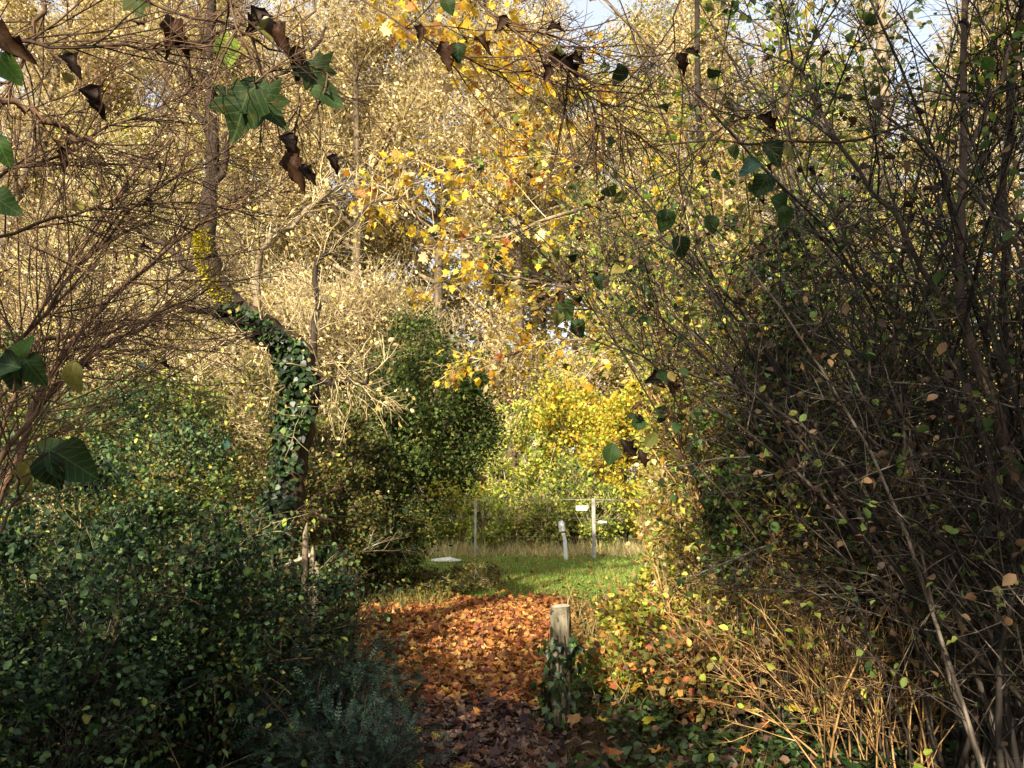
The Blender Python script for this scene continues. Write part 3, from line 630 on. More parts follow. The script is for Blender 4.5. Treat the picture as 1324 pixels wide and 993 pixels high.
def ivy_on(root_label, cat, base, line, rad, n_leaf, size, n_stem, name='ivy_vine', pale=.2, stuff_n=0, spread=(0, 6.28)):
    """line: (K,3) world centre line of the thing climbed; rad: (K,) its radius"""
    base = np.asarray(base, float); root = empty(name, base, root_label, cat); K = len(line); line = np.asarray(line, float)
    for s in range(n_stem):
        a0 = RNG.uniform(*spread); k0 = 0; aa = a0 + np.cumsum(RNG.normal(size=K) * .25); P = line + np.stack([np.cos(aa) * (rad + .006), np.sin(aa) * (rad + .006), np.zeros(K)], 1)
        V, F, rr = tubes(P[None], np.linspace(.009, .004, K)[None], 4); link('stem', make_mesh('stem', V - base, F, M['bark_dark'], rr, True), root)
    def place(n):
        t = RNG.uniform(0, K - 1, n)
        if K > 7: t = np.where(RNG.random(n) < .65, np.clip(np.array([1.2, 3.2, 4.2, 5.0, 5.6, 6.6])[RNG.integers(0, 6, n)] + RNG.normal(size=n) * .3, 0, K - 1.01), t)
        k = np.minimum(t.astype(int), K - 2); f = (t - k)[:, None]; c = line[k] * (1 - f) + line[k + 1] * f; r = rad[k]
        a = RNG.uniform(*spread, n); o = np.stack([np.cos(a), np.sin(a), np.zeros(n)], 1); q = c + o * (r + RNG.uniform(0, .05 + r * .7, n))[:, None]
        y = o * .5 + RNG.normal(size=(n, 3)) * .5; y[:, 2] -= .9; y = norm(y); u = norm(o + np.array([0, 0, .5]) + RNG.normal(size=(n, 3)) * .3); x = norm(np.cross(y, u)); z = np.cross(x, y); return q, y, x, z
    q, y, x, z = place(n_leaf)
    for k in range(n_leaf):
        leaf_at(q[k], y[k], x[k], z[k], size * RNG.uniform(.6, 1.25), LV['ivy_pale'][k % 3] if RNG.random() < pale else LV['ivy'][k % 6], root, base)
    if stuff_n:
        q, y, x, z = place(stuff_n); link('foliage', Bag().add(*leaves(IVY_LITE, q, y, z, size * RNG.uniform(.5, 1.1, stuff_n))).mesh('foliage', M['ivy_leaf'], base), root, 'stuff')
    return root
ln = np.array([[pb[0], pb[1], z] for z in np.linspace(.03, .60, 7)])
ivy_on('dark ivy climbing the short round post beside the path', 'ivy', pb, ln, np.full(7, .068), 170, .058, 4, pale=.06)

# ------------------------------------------------------------------ leaning ivy tree at the left
D = 7.0
lt = [at(352, 880, D), at(355, 800, D), at(352, 735, D), at(366, 680, D), at(378, 620, D), at(388, 560, D), at(398, 500, D), at(388, 455, D), at(352, 428, D - .1), at(305, 400, D - .2), at(272, 350, D - .2), at(266, 300, D - .2), at(272, 240, D - .1), at(276, 170, D), at(268, 90, D), at(276, -20, D)]
lt = np.array(lt); rt = np.array([.20, .18, .16, .125, .115, .115, .12, .12, .115, .105, .095, .08, .065, .05, .045, .04])
root = empty('ivy_tree', (lt[0][0], lt[0][1], 0), 'crooked leaning tree with mossy trunk wrapped in ivy left of the path', 'tree'); org = np.array(root.location)
def dense(P, R, n):
    t = np.linspace(0, len(P) - 1, n); return np.stack([np.interp(t, np.arange(len(P)), P[:, j]) for j in range(3)], 1), np.interp(t, np.arange(len(P)), R)
for nm, a_, b_, mt in (('trunk', 0, 10, 'bark_ivy'), ('leader', 9, 16, 'bark_dark')):
    P, R_ = dense(lt[a_:b_], rt[a_:b_], (b_ - a_) * 4); P[1:-1] += RNG.normal(size=(len(P) - 2, 3)) * .012; V, F, rr = tubes(P[None], (R_ * RNG.uniform(.88, 1.12, len(R_)))[None], 12); V = V + RNG.normal(size=V.shape) * .005
    link(nm, make_mesh(nm, V - org, F, M[mt], rr, True), root)
limb_defs = [[(392, 470, 7), (420, 492, 6.9), (455, 488, 6.8), (490, 470, 6.8)], [(398, 500, 7), (402, 440, 7), (398, 380, 7.1), (420, 330, 7.2), (470, 270, 7.3), (520, 250, 7.4)],
             [(385, 450, 7), (345, 430, 6.8), (310, 432, 6.7), (280, 450, 6.6)], [(272, 345, 6.8), (220, 330, 6.6), (185, 300, 6.5), (150, 240, 6.4)], [(305, 400, 6.8), (250, 400, 6.6), (200, 402, 6.5), (120, 440, 6.3)],
             [(272, 240, 6.9), (300, 170, 7), (360, 100, 7.1), (430, 40, 7.2)], [(275, 180, 7), (240, 120, 6.9), (190, 60, 6.8)], [(330, 410, 6.9), (330, 340, 6.9), (350, 310, 6.9), (400, 270, 7), (440, 240, 7.1)]]
limb_pts = []
for ld in limb_defs:
    P = np.array([at(*q) for q in ld]); t = np.linspace(0, len(P) - 1, 12); P = np.stack([np.interp(t, np.arange(len(P)), P[:, j]) for j in range(3)], 1); P[1:] += RNG.normal(size=(11, 3)) * .03
    limb_pts.append(P); V, F, rr = tubes(P[None], np.linspace(.04, .012, 12)[None], 6); link('limb', make_mesh('limb', V - org, F, M['bark_tan' if len(limb_pts) in (3, 8) else 'bark_dark'], rr, True), root)
LP = np.array(limb_pts); B = children(LP, 180, .7, .8, 5, .05, .2); T = children(B, 1500, .3, .8, 3, 0, .2)
link('twigs', Bag().add(*tubes(B, taper(B, .007, .4), 3)).add(*tubes(T, taper(T, .004, .4), 3)).mesh('twigs', M['twig_tan'], org), root, 'stuff')
link('foliage', Bag().add(*leaf_on(T, 1800, OVAL, .05, rad=.05)).mesh('foliage', M['tan_leaf'], org), root, 'stuff')
# moss cushions on the sunny side of the trunk
n = 4200; k = RNG.choice([2, 9, 10, 10, 10, 7], n); f = RNG.random(n)[:, None]; c = lt[k] * (1 - f) + lt[k + 1] * f; a = RNG.normal(size=n) * .6 - 2.3
o_ = np.stack([np.cos(a), np.sin(a), RNG.normal(size=n) * .2], 1); q = c + o_ * (rt[k] * 1.0)[:, None]
link('moss', Bag().add(*leaves(RHOMB, q, o_ + RNG.normal(size=(n, 3)) * .6, rup(n), .03)).mesh('moss', M['moss'], org), root, 'stuff')
ivy_on('glossy ivy thickly wrapping the crooked leaning tree', 'ivy', (lt[0][0], lt[0][1] - .02, 0), lt[2:10], rt[2:10], 290, .066, 5, pale=.12, stuff_n=3200, spread=(1.8, 5.3))

# splintered stump post and pale palings
bp_ = gnd(403, 6.4); r = empty('broken_post', bp_, 'pale splintered wooden post standing in the bushes right of the ivy tree', 'post')
for k, (dx, h0, w_, dy) in enumerate([(-.035, 1.28, .05, 0), (.012, 1.10, .045, .02), (.05, .98, .05, -.01), (.0, .8, .1, .05)]):
    P = np.array([[dx, dy, 0], [dx + .004, dy, h0 * .5], [dx - .004 + .01 * k, dy, h0 * .93], [dx + .006, dy, h0]]); V, F, rr = tubes(P[None], np.array([[w_ * .62, w_ * .6, w_ * .5, w_ * .12]]), 5)
    link('splinter', make_mesh('splinter', V, F, M['wood_old'], rr), r)
fb = gnd(378, 6.7); r = empty('paling_fence', fb, 'short row of thin old palings at the foot of the ivy tree', 'fence')
for k in range(5):
    x = -.16 + k * .075; h = 1.02 + .05 * math.sin(k * 2.2); P = np.array([[x, 0, 0], [x + .01, 0, h * .6], [x + .012, 0, h]])
    V, F, rr = tubes(P[None], np.array([[.015, .014, .010]]), 4, True); link('paling', make_mesh('paling', V, F, M['wood_old'], rr), r)
P = np.array([[-.26, -.03, .82], [.0, -.03, .93], [.22, -.03, 1.02]]); V, F, rr = tubes(P[None], np.full((1, 3), .02), 5, False); link('rail', make_mesh('rail', V, F, M['wood_old'], rr), r)

# ------------------------------------------------------------------ middle distance, left
round_shrub('rounded_bush', 'dark green rounded bush overhanging the left side of the lawn', 'bush', gnd(495, 12.3), 1.4, 3.95, ((OVAL, 'shade_leaf', 16000, .06), (OVAL, 'green_leaf', 6000, .06)), 'bark_dark', 6, 900, lift=1.3, m=120, cx=.62, rag=.16)
round_shrub('rounded_bush', 'dark green bush under the overhanging rounded one, beside the lawn', 'bush', gnd(485, 11.6), .95, 2.5, ((OVAL, 'shade_leaf', 8000, .055), (OVAL, 'olive_leaf', 3500, .055)), 'bark_dark', 10, 900)
round_shrub('rounded_bush', 'large dark green bush filling in left of the overhanging rounded one', 'bush', gnd(465, 12.8), 1.5, 3.8, ((OVAL, 'shade_leaf', 14000, .06), (OVAL, 'olive_leaf', 6000, .06)), 'bark_dark', 10, 900, rag=.16)
round_shrub('weed_clump', 'ragged clump of olive weeds at the lawn edge below the overhanging bush', 'weeds', gnd(555, 12.0), .75, .36, ((OVAL, 'olive_leaf', 3000, .05), (OVAL, 'dark_leaf', 1200, .05)), 'twig_tan', 12, 500, tw=.25, twr=.003)
round_shrub('weed_clump', 'smaller weed clump reaching onto the lawn in front of the white slab', 'weeds', gnd(615, 12.8), .65, .42, ((OVAL, 'olive_leaf', 1800, .045),), 'twig_tan', 10, 400, tw=.25, twr=.003)
round_shrub('shrub', 'olive brown twiggy bush between the ivy tree and the dark rounded bush', 'bush', gnd(415, 10.4), .95, 2.9, ((OVAL, 'olive_leaf', 9000, .055), (OVAL, 'shade_leaf', 4000, .055), (OVAL, 'tan_leaf', 1500, .05)), 'bark_dark', 10, 2600, twr=.003, sr=.010)
round_shrub('shrub', 'olive bush directly behind the ivy tree', 'bush', gnd(320, 9.8), 1.2, 3.3, ((OVAL, 'olive_leaf', 6500, .055), (OVAL, 'lime_leaf', 1000, .05), (OVAL, 'buff_leaf', 900, .05)), 'twig_grey', 14, 2200, twr=.003, sr=.008)
round_shrub('shrub', 'yellow green bush behind the left leafy shrubs', 'bush', gnd(205, 8.8), 1.2, 3.0, ((OVAL, 'lime_leaf', 1800, .05), (OVAL, 'green_leaf', 5500, .05), (OVAL, 'shade_leaf', 2500, .05)), 'twig_grey', 12, 1500, twr=.003, sr=.008)
round_shrub('shrub', 'yellow green bush near the left edge behind the arching brown stems', 'bush', gnd(70, 8.3), 1.2, 2.9, ((OVAL, 'olive_leaf', 4500, .05), (OVAL, 'lime_leaf', 1300, .05), (OVAL, 'green_leaf', 3500, .05)), 'twig_grey', 12, 1500, twr=.003, sr=.008)
tree('thorn_tree', 'twiggy tan thorn tree arching over the dark rounded bush', 'tree', None, gnd(395, 13.2), 4.9, 2.0, .42, .13, (.06, -.05), 34, 260, ((OVAL, 'tan_leaf', 7000, .06), (OVAL, 'buff_leaf', 5000, .06)), 11000, .32, .005, 'twig_tan', 'bark_tan', .55, .25)
tree('thorn_tree', 'tan thorn tree with fine twigs behind the leaning ivy tree', 'tree', None, gnd(230, 12.6), 6.6, 2.1, .3, .12, (0, -.03), 30, 220, ((OVAL, 'tan_leaf', 7000, .06), (OVAL, 'lime_leaf', 2500, .06)), 9000, .32, .005, 'twig_tan', 'bark_tan', .55, .25)

# middle distance, right: sunlit shrubs fanning up and to the left
def fan_bush(label, px0, px1, d0, d1, n, L, lean, leafs, parts=(), stem_mat='twig_tan', r=.014, nb=260, bl=1.1, nt=2600, tl=.38, tr=.004, name='tall_shrub', sp=.28, grav=-.5, group=None, **kw):
    ps = np.array([gnd(RNG.uniform(px0, px1), RNG.uniform(d0, d1)) for _ in range(n)])
    ds = np.array([[lean[0] + RNG.normal() * sp, lean[1] + RNG.normal() * sp, 1.0] for _ in range(n)])
    return bush(name, label, 'bush', group, ps, ds, L * RNG.uniform(.65, 1.1, n), r, 10, grav, .07, stem_mat, nb, bl, nt, tl, twig_r=tr, foliage=leafs, parts=parts, **kw)
fan_bush('tall sunlit yellow green shrub at the right edge of the lawn', 880, 980, 11, 13, 26, 6.0, (-.12, 0), ((OVAL, 'lime_leaf', 7000, .075), (OVAL, 'tan_leaf', 5000, .07)))
fan_bush('tall tan shrub right of the sunlit yellow green one', 990, 1120, 10, 12.5, 26, 6.5, (-.1, 0), ((OVAL, 'tan_leaf', 6000, .075), (OVAL, 'olive_leaf', 4000, .07)))
fan_bush('golden leaved shrub beside the long grass right of the mossy post', 850, 930, 8.2, 9.6, 22, 3.6, (-.15, 0), ((OVAL, 'gold_leaf', 3500, .06), (OVAL, 'lime_leaf', 3500, .06)), nt=1800)
fan_bush('tall arching shrub with yellow green leaves left of the dark thicket', 930, 1060, 7.2, 8.6, 26, 5.5, (-.22, 0), ((OVAL, 'lime_leaf', 6500, .055), (OVAL, 'green_leaf', 3500, .055), (OVAL, 'gold_leaf', 2500, .055)), stem_mat='twig_orange')
fan_bush('orange tan twiggy shrub low beside the dark thicket', 900, 1040, 5.8, 6.8, 30, 2.4, (-.15, 0), ((OVAL, 'buff_leaf', 2200, .05), (OVAL, 'lime_leaf', 1600, .05), (OVAL, 'gold_leaf', 800, .06)), stem_mat='twig_orange', nt=2600, bl=.7, tl=.25)

# yellow maple overhead
mb = gnd(960, 9.6); root = empty('maple_tree', mb, 'yellow leaved maple stretching its boughs over the clearing', 'tree'); org = mb
def hand_line(pts, n=14, jit=.02):
    P = np.array([at(*q) for q in pts]); t = np.linspace(0, len(P) - 1, n); Q = np.stack([np.interp(t, np.arange(len(P)), P[:, j]) for j in range(3)], 1); Q[1:] += RNG.normal(size=(n - 1, 3)) * jit; return Q
def part_line(nm, P, r0, r1, mat, root, org, S=7):
    V, F, rr = tubes(P[None], np.linspace(r0, r1, len(P))[None], S); return link(nm, make_mesh(nm, V - org, F, M[mat], rr, True), root)
tr = np.array([mb, mb + [.0, 0, 1.5], mb + [-.1, 0, 3.0], mb + [-.25, 0, 4.6], mb + [-.35, .1, 6.5], mb + [-.3, .1, 8.5]]); part_line('trunk', tr, .085, .03, 'bark_dark', root, org, 10)
bl = [[(940, 420, 9.5), (880, 330, 9.4), (800, 260, 9.3), (720, 200, 9.2), (650, 120, 9.0), (600, 60, 8.9)], [(950, 330, 9.5), (860, 240, 9.5), (760, 190, 9.6), (660, 200, 9.6), (560, 230, 9.4), (480, 260, 9.3)],
      [(940, 250, 9.5), (860, 150, 9.3), (770, 110, 9.0), (690, 70, 8.8), (600, 40, 8.6), (500, 20, 8.5)], [(945, 440, 9.5), (850, 400, 9.6), (760, 380, 9.8), (680, 360, 10), (610, 340, 10), (560, 370, 10)],
      [(945, 460, 9.5), (870, 450, 9.7), (790, 440, 10), (720, 440, 10.2), (650, 460, 10.4), (590, 465, 10.5)], [(930, 180, 9.6), (840, 60, 9.6), (760, -20, 9.6), (680, -60, 9.5), (600, -40, 9.4), (480, -10, 9.3)],
      [(800, 260, 9.3), (740, 270, 9.2), (670, 300, 9.1), (600, 310, 9.1), (530, 280, 9.1), (480, 230, 9.1)]]
LPs = np.array([hand_line(b, 14, .03) for b in bl])
for P in LPs: part_line('limb', P, .026, .006, 'bark_tan', root, org, 6)
B = children(LPs, 200, .9, .7, 5, -.05, .15, .25); T = children(B, 1000, .32, .8, 3, -.1, .15)
link('twigs', Bag().add(*tubes(B, taper(B, .007, .4), 3)).add(*tubes(T, taper(T, .0035, .4), 3)).mesh('twigs', M['twig_tan'], org), root, 'stuff')
leaf_objects(T, 300, LV['maple'] + LV['maple'][:4] + LV['olive'][:1] + LV['litter'][2:4], .125, root, org, 1.0, .5, .8, .2, .03)
link('foliage', Bag().add(*leaf_on(T, 1500, MAPLE_LITE, .09, 1.0, .5, .8, .1, .05)).mesh('foliage', M['maple_leaf'], org), root, 'stuff')
link('foliage', Bag().add(*leaf_on(T, 260, MAPLE, .12, 1.0, .5, .7, .1, .08)).mesh('foliage', M['buff_leaf'], org), root, 'stuff')

for lb, px, d, rx, h, lf in (('low leafy weeds with yellow and brown leaves just right of the post', 790, 6.2, .33, .4, (('lime_leaf', 700), ('litter_leaf', 500), ('olive_leaf', 700))),
        ('yellowing bramble clump between the post and the right shrubs', 840, 6.8, .5, .75, (('lime_leaf', 1200), ('gold_leaf', 500), ('litter_leaf', 700), ('olive_leaf', 900))),
        ('low sunlit clump of tan weeds behind the post', 820, 8.2, .45, .5, (('tan_leaf', 900), ('lime_leaf', 1100), ('litter_leaf', 700))),
        ('leafy clump at the right edge of the lawn', 885, 9.8, .6, 1.1, (('lime_leaf', 2200), ('gold_leaf', 900), ('olive_leaf', 1500))),
        ('rusty leaved low bramble at the foot of the right shrubs', 900, 5.6, .5, .6, (('litter_leaf', 700), ('olive_leaf', 1200), ('brown_leaf', 700)))):
    round_shrub('weed_clump', lb, 'weeds', gnd(px, d), rx, h, tuple((OVAL, m_, n_, .055) for m_, n_ in lf), 'twig_orange', 12, 700, tw=.2, twr=.002, sr=.004)
# grey trunk and slender trees at the right
def pole_tree(label, pts, r0, r1, mat, leafs=(), nb=60):
    P = hand_line(pts, 14, .02); b = P[0].copy(); b[2] = 0; P[0] = b; root = empty('slender_tree', b, label, 'tree'); part_line('trunk', P, r0, r1, mat, root, b, 9)
    Bc = children(P[None], nb, 1.4, .8, 6, .1, .12, .3); 
    for k in range(0, 8): part_line('limb', Bc[k], .016, .004, mat, root, b, 5)
    T = children(Bc, nb * 9, .35, .8, 3, 0, .15); link('twigs', Bag().add(*tubes(Bc[8:], taper(Bc[8:], .009, .4), 3)).add(*tubes(T, taper(T, .004, .4), 3)).mesh('twigs', M['twig_grey'], b), root, 'stuff')
    for (tpl, mat2, n, size) in leafs: link('foliage', Bag().add(*leaf_on(T, n, tpl, size, rad=.08)).mesh('foliage', M[mat2], b), root, 'stuff')
pole_tree('straight grey trunk rising behind the right thicket to the top of the picture', [(1150, 800, 8), (1152, 500, 8), (1150, 330, 8), (1146, 200, 8), (1140, 60, 8), (1136, -120, 8)], .08, .045, 'bark_tan', ((OVAL, 'olive_leaf', 500, .07), (OVAL, 'green_leaf', 300, .07)))
pole_tree('slender brownish trunk left of the straight grey one, with green and yellow leaves', [(1050, 800, 9), (1045, 500, 9), (1030, 300, 9), (1020, 150, 9), (1000, 0, 9), (990, -120, 9)], .035, .02, 'bark_tan', ((BROAD, 'green_leaf', 800, .10), (BROAD, 'lime_leaf', 500, .10)))

# ------------------------------------------------------------------ the dark thicket at the right
GT = 'dark stemmed shrubs of the right thicket'
def thick(label, px0, px1, d0, d1, n, L, lean, **kw):
    kw.setdefault('nt', 3000); kw.setdefault('tl', .34); kw.setdefault('tr', .0024); kw.setdefault('bl', .95); kw.setdefault('nb', 420); kw.setdefault('br_ang', .9)
    return fan_bush(label, px0, px1, d0, d1, n, L, lean, kw.pop('leafs', ((OVAL, 'brown_leaf', 1300, .045), (OVAL, 'shade_leaf', 1300, .042))), kw.pop('parts', ()), 'twig_grey', kw.pop('r', .012), name='thicket_shrub', group=GT, **kw)
thick('nearest dark shrub filling the lower right corner', 1260, 1500, 2.9, 3.6, 44, 3.4, (-.02, .05))
thick('dark shrub behind the nearest one, with dead leaves at its top', 1160, 1340, 3.8, 4.6, 40, 4.0, (-.10, 0), parts=(('curl', 30, .06, .8), ('olive', 20, .06, .5)))
thick('dark shrub whose stems lean left over the ground ivy', 1120, 1230, 4.6, 5.4, 38, 3.8, (-.16, 0), parts=(('curl', 25, .06, .8), ('green', 40, .06, .5)))
thick('dark shrub against the right edge behind the thick trunk', 1260, 1420, 4.8, 5.8, 44, 4.8, (-.05, 0))
thick('upper dark shrub reaching into the sky gaps at the right', 1100, 1300, 5.8, 6.8, 44, 5.8, (-.10, 0), leafs=((OVAL, 'olive_leaf', 1200, .06), (OVAL, 'green_leaf', 900, .06)))
thick('dark shrub at the inner edge of the thicket above the tan twigs', 1060, 1150, 5.8, 6.8, 34, 4.3, (-.20, 0), leafs=((OVAL, 'olive_leaf', 2200, .055), (OVAL, 'green_leaf', 2200, .055), (OVAL, 'lime_leaf', 700, .05)), parts=(('green', 50, .08, .5), ('dark', 30, .08, .5)))
# sunlit dead stems at its foot
fan_bush('sunlit orange dead stems at the foot of the dark thicket', 1040, 1200, 4.2, 5.0, 70, 1.2, (-.12, 0), ((OVAL, 'lime_leaf', 260, .05), (OVAL, 'brown_leaf', 400, .05)), stem_mat='twig_orange', nb=240, bl=.4, nt=1600, tl=.2, tr=.0018, r=.005, name='dead_stems', sp=.25)
fan_bush('leafy shrub with green and yellow leaves along the inner edge of the thicket', 960, 1060, 6.2, 7.4, 24, 4.8, (-.16, 0), ((OVAL, 'green_leaf', 3800, .05), (OVAL, 'lime_leaf', 3000, .05), (OVAL, 'gold_leaf', 900, .05)), (('green', 60, .07, .4), ('gold', 20, .06, .4)), 'twig_grey', .010, tr=.003)
fan_bush('short golden green shrub in front of the leafy inner shrub', 930, 1000, 5.6, 6.4, 18, 2.3, (-.12, 0), ((OVAL, 'lime_leaf', 1500, .045), (OVAL, 'green_leaf', 1300, .045)), (('lime', 40, .06, .4), ('green', 40, .06, .4)), 'twig_orange', .007, tr=.002, nt=1600, bl=.6)
for lb, px, d, rx, h, lift, lf, pt in (('dark tangled clump of ivy and dead leaves hanging in the inner thicket', 1025, 5.2, .42, 2.9, 1.75, (('shade_leaf', 1500), ('brown_leaf', 1300), ('dark_leaf', 1200)), (('dark', 60, .06), ('curl', 40, .06))),
        ('clump of green bramble leaves on the inner face of the thicket', 945, 5.3, .34, 1.75, 1.15, (('sage_leaf', 900), ('green_leaf', 700), ('brown_leaf', 200)), (('green', 70, .06),)),
        ('small dark leaf clump low in the thicket above the dead stems', 1110, 4.6, .35, 1.5, .9, (('shade_leaf', 700), ('brown_leaf', 900)), (('green', 16, .06), ('curl', 20, .06)))):
    round_shrub('hanging_bramble', lb, 'bramble', gnd(px, d), rx, h, tuple((OVAL, m_, n_, .045) for m_, n_ in lf), 'twig_grey', 8, 500, tw=.25, twr=.0022, sr=.006, lift=lift, parts=pt, rag=.3)
# thick dark trunks by hand
def stem_tree(label, lines, mat='bark_dark', cat='tree', name='dark_tree', nb=70, leafs=(), twl=.35, tmat='twig_grey', bl=.8, tr=.003):
    Ps = [hand_line(l, 14, .012) for l, _, _ in lines]; b = Ps[0][0].copy(); b[2] = 0; root = empty(name, b, label, cat)
    for k, P in enumerate(Ps): part_line('trunk' if k == 0 else 'limb', P, lines[k][1], lines[k][2], mat, root, b, 8)
    A = np.array(Ps); Bc = children(A, nb, bl, .7, 6, .05, .14, .1); T = children(Bc, nb * 7, twl, .8, 3, 0, .15)
    link('twigs', Bag().add(*tubes(Bc, taper(Bc, tr * 2, .4), 3)).add(*tubes(T, taper(T, tr, .4), 3)).mesh('twigs', M[tmat], b), root, 'stuff')
    for (lv, n, size, droop) in leafs: leaf_objects(T, n, LV[lv], size, root, b, .9, droop, .7, .2, .02)
    return root, A, Bc, T
stem_tree('thick dark trunk curving up at the right edge', [([(1345, 960, 3.4), (1330, 700, 3.4), (1300, 560, 3.4), (1262, 460, 3.4), (1238, 350, 3.4), (1245, 200, 3.5), (1250, -40, 3.6)], .030, .014),
          ([(1262, 460, 3.4), (1190, 330, 3.45), (1120, 230, 3.5), (1060, 140, 3.6), (1010, 40, 3.7)], .014, .006), ([(1245, 210, 3.5), (1290, 120, 3.5), (1320, 20, 3.5), (1330, -40, 3.5)], .012, .007)], leafs=(('curl', 25, .06, .9), ('dark', 12, .06, .4)))
stem_tree('second dark trunk running straight up beside the right edge', [([(1300, 1000, 3.9), (1290, 700, 3.9), (1305, 450, 3.9), (1300, 250, 3.9), (1318, 80, 3.9), (1322, -60, 3.9)], .024, .016),
          ([(1290, 640, 3.9), (1200, 480, 4.0), (1130, 360, 4.1), (1060, 250, 4.2), (980, 150, 4.3)], .013, .005)], leafs=(('curl', 15, .06, .9),))

# ------------------------------------------------------------------ near left shrubs
GL = 'leafy shrubs massed at the lower left'
def lshrub(label, px, d, rx, h, leafs, parts, **kw):
    kw.setdefault('twr', .0022); kw.setdefault('tw', .22); kw.setdefault('ntw', 900); kw.setdefault('ns', 12); kw.setdefault('sr', .007); kw.setdefault('m', 40); kw.setdefault('rag', .35)
    return round_shrub('leafy_shrub', label, 'bush', gnd(px, d), rx, h, leafs, 'twig_grey', group=GL, parts=parts, **kw)
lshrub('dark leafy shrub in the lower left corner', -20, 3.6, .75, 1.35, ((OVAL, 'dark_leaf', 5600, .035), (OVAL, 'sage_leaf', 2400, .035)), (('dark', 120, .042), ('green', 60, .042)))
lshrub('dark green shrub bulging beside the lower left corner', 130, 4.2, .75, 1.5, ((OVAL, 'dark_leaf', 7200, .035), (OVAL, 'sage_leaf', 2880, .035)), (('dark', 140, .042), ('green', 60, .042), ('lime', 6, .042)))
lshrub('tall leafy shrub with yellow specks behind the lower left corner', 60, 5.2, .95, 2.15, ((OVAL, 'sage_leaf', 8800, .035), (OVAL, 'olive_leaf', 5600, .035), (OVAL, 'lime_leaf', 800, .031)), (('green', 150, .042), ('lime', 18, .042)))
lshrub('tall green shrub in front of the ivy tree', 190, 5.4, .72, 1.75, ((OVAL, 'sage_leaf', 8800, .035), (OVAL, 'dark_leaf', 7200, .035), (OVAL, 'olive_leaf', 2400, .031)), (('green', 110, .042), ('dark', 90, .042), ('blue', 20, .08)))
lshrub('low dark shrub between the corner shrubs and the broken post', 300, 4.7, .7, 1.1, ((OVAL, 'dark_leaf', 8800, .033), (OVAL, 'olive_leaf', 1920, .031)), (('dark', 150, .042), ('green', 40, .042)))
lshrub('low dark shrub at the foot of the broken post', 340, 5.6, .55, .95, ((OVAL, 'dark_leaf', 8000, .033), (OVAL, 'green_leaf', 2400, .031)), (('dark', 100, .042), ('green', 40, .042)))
lshrub('mound of dark glossy ivy right of the broken post', 425, 6.7, .26, 1.0, ((IVY_LITE, 'ivy_leaf', 2600, .06),), (('ivy', 140, .07),))
lshrub('low green shrub under the leaning trunk', 285, 6.6, .6, 1.15, ((OVAL, 'green_leaf', 7200, .035), (OVAL, 'olive_leaf', 4800, .035)), (('green', 60, .042),))
lshrub('weedy bush where the clearing meets the dark bushes', 435, 8.8, .35, .5, ((OVAL, 'olive_leaf', 4000, .039), (OVAL, 'buff_leaf', 960, .039)), ())
for lb, a0, a1, d0, d1, n_, L_, ln_, lf, sm in (('arching bramble with yellow green leaves above the lower left shrubs', 20, 160, 4.6, 5.6, 16, 2.3, (.1, -.1), (('lime', 40, .055, .4), ('green', 50, .055, .4)), 'twig_brown'),
        ('tangled bramble with green leaves in front of the ivy tree', 160, 270, 4.8, 6.0, 16, 1.7, (.05, -.05), (('green', 90, .055, .4), ('olive', 40, .05, .4)), 'twig_brown'),
        ('tangle of thin dead stems in the lower left corner', -20, 100, 2.9, 3.6, 9, .8, (.2, 0), (('dark', 20, .04, .4),), 'twig_grey'),
        ('thin brown bramble stems between the broken post and the feathery bush', 320, 395, 5.0, 6.2, 14, 1.2, (-.1, 0), (('dark', 50, .045, .4), ('green', 30, .045, .4)), 'twig_brown')):
    fan_bush(lb, a0, a1, d0, d1, n_, L_, ln_, ((OVAL, 'sage_leaf', 900, .036), (OVAL, 'shade_leaf', 500, .036)), lf, sm, .005, 110, .6, 700, .22, .0018, 'bramble', .5, -.9)
for lb, a0, a1, d0, d1, n_, L_, lf in (('loose spray of green shoots rising out of the lower left shrubs', 60, 200, 3.9, 4.6, 14, 1.5, (('green', 60, .05, .3), ('lime', 16, .045, .3))),
        ('thin arching shoots with dark leaves above the low dark shrub', 230, 350, 4.4, 5.2, 14, 1.25, (('dark', 70, .045, .3), ('olive', 20, .04, .3))),
        ('pale stemmed bramble arcs in front of the tall leafy shrub', 30, 220, 4.4, 5.2, 12, 2.0, (('green', 50, .045, .3), ('gold', 8, .04, .3)))):
    fan_bush(lb, a0, a1, d0, d1, n_, L_, (.05, -.05), ((OVAL, 'shade_leaf', 900, .036), (OVAL, 'dark_leaf', 600, .04)), lf, 'twig_brown' if 'pale' not in lb else 'twig_tan', .004, 90, .5, 600, .2, .0015, 'bramble', .45, -.8)
# bluish feathery bush beside the path
def spray_bush(label, px, d, rx, h, n, size):
    c = gnd(px, d); root = empty('feathery_bush', c, label, 'bush')
    az = RNG.uniform(0, 6.28, 26); P = grow(np.stack([np.cos(az) * .05, np.sin(az) * .05, az * 0], 1), np.stack([np.cos(az), np.sin(az), RNG.uniform(.8, 3, 26)], 1), np.hypot(rx, h) * RNG.uniform(.6, 1, 26), 8, -.5, .06)
    for k in range(26): part_line('stem', P[k], .007, .003, 'bark_dark', root, np.zeros(3), 4)
    B = children(P, 150, .35, .7, 5, -.3, .1, .2); link('twigs', Bag().add(*tubes(B, taper(B, .003, .4), 3)).mesh('twigs', M['twig_grey']), root, 'stuff')
    q, T, _, _ = sample(B, n, .05); ax = T + RNG.normal(size=T.shape) * .5; ax[:, 2] -= .15; link('foliage', Bag().add(*leaves(SPRAY, q, ax, rup(n, .35), size * RNG.uniform(.6, 1.3, n))).mesh('foliage', M['blue_leaf']), root, 'stuff')
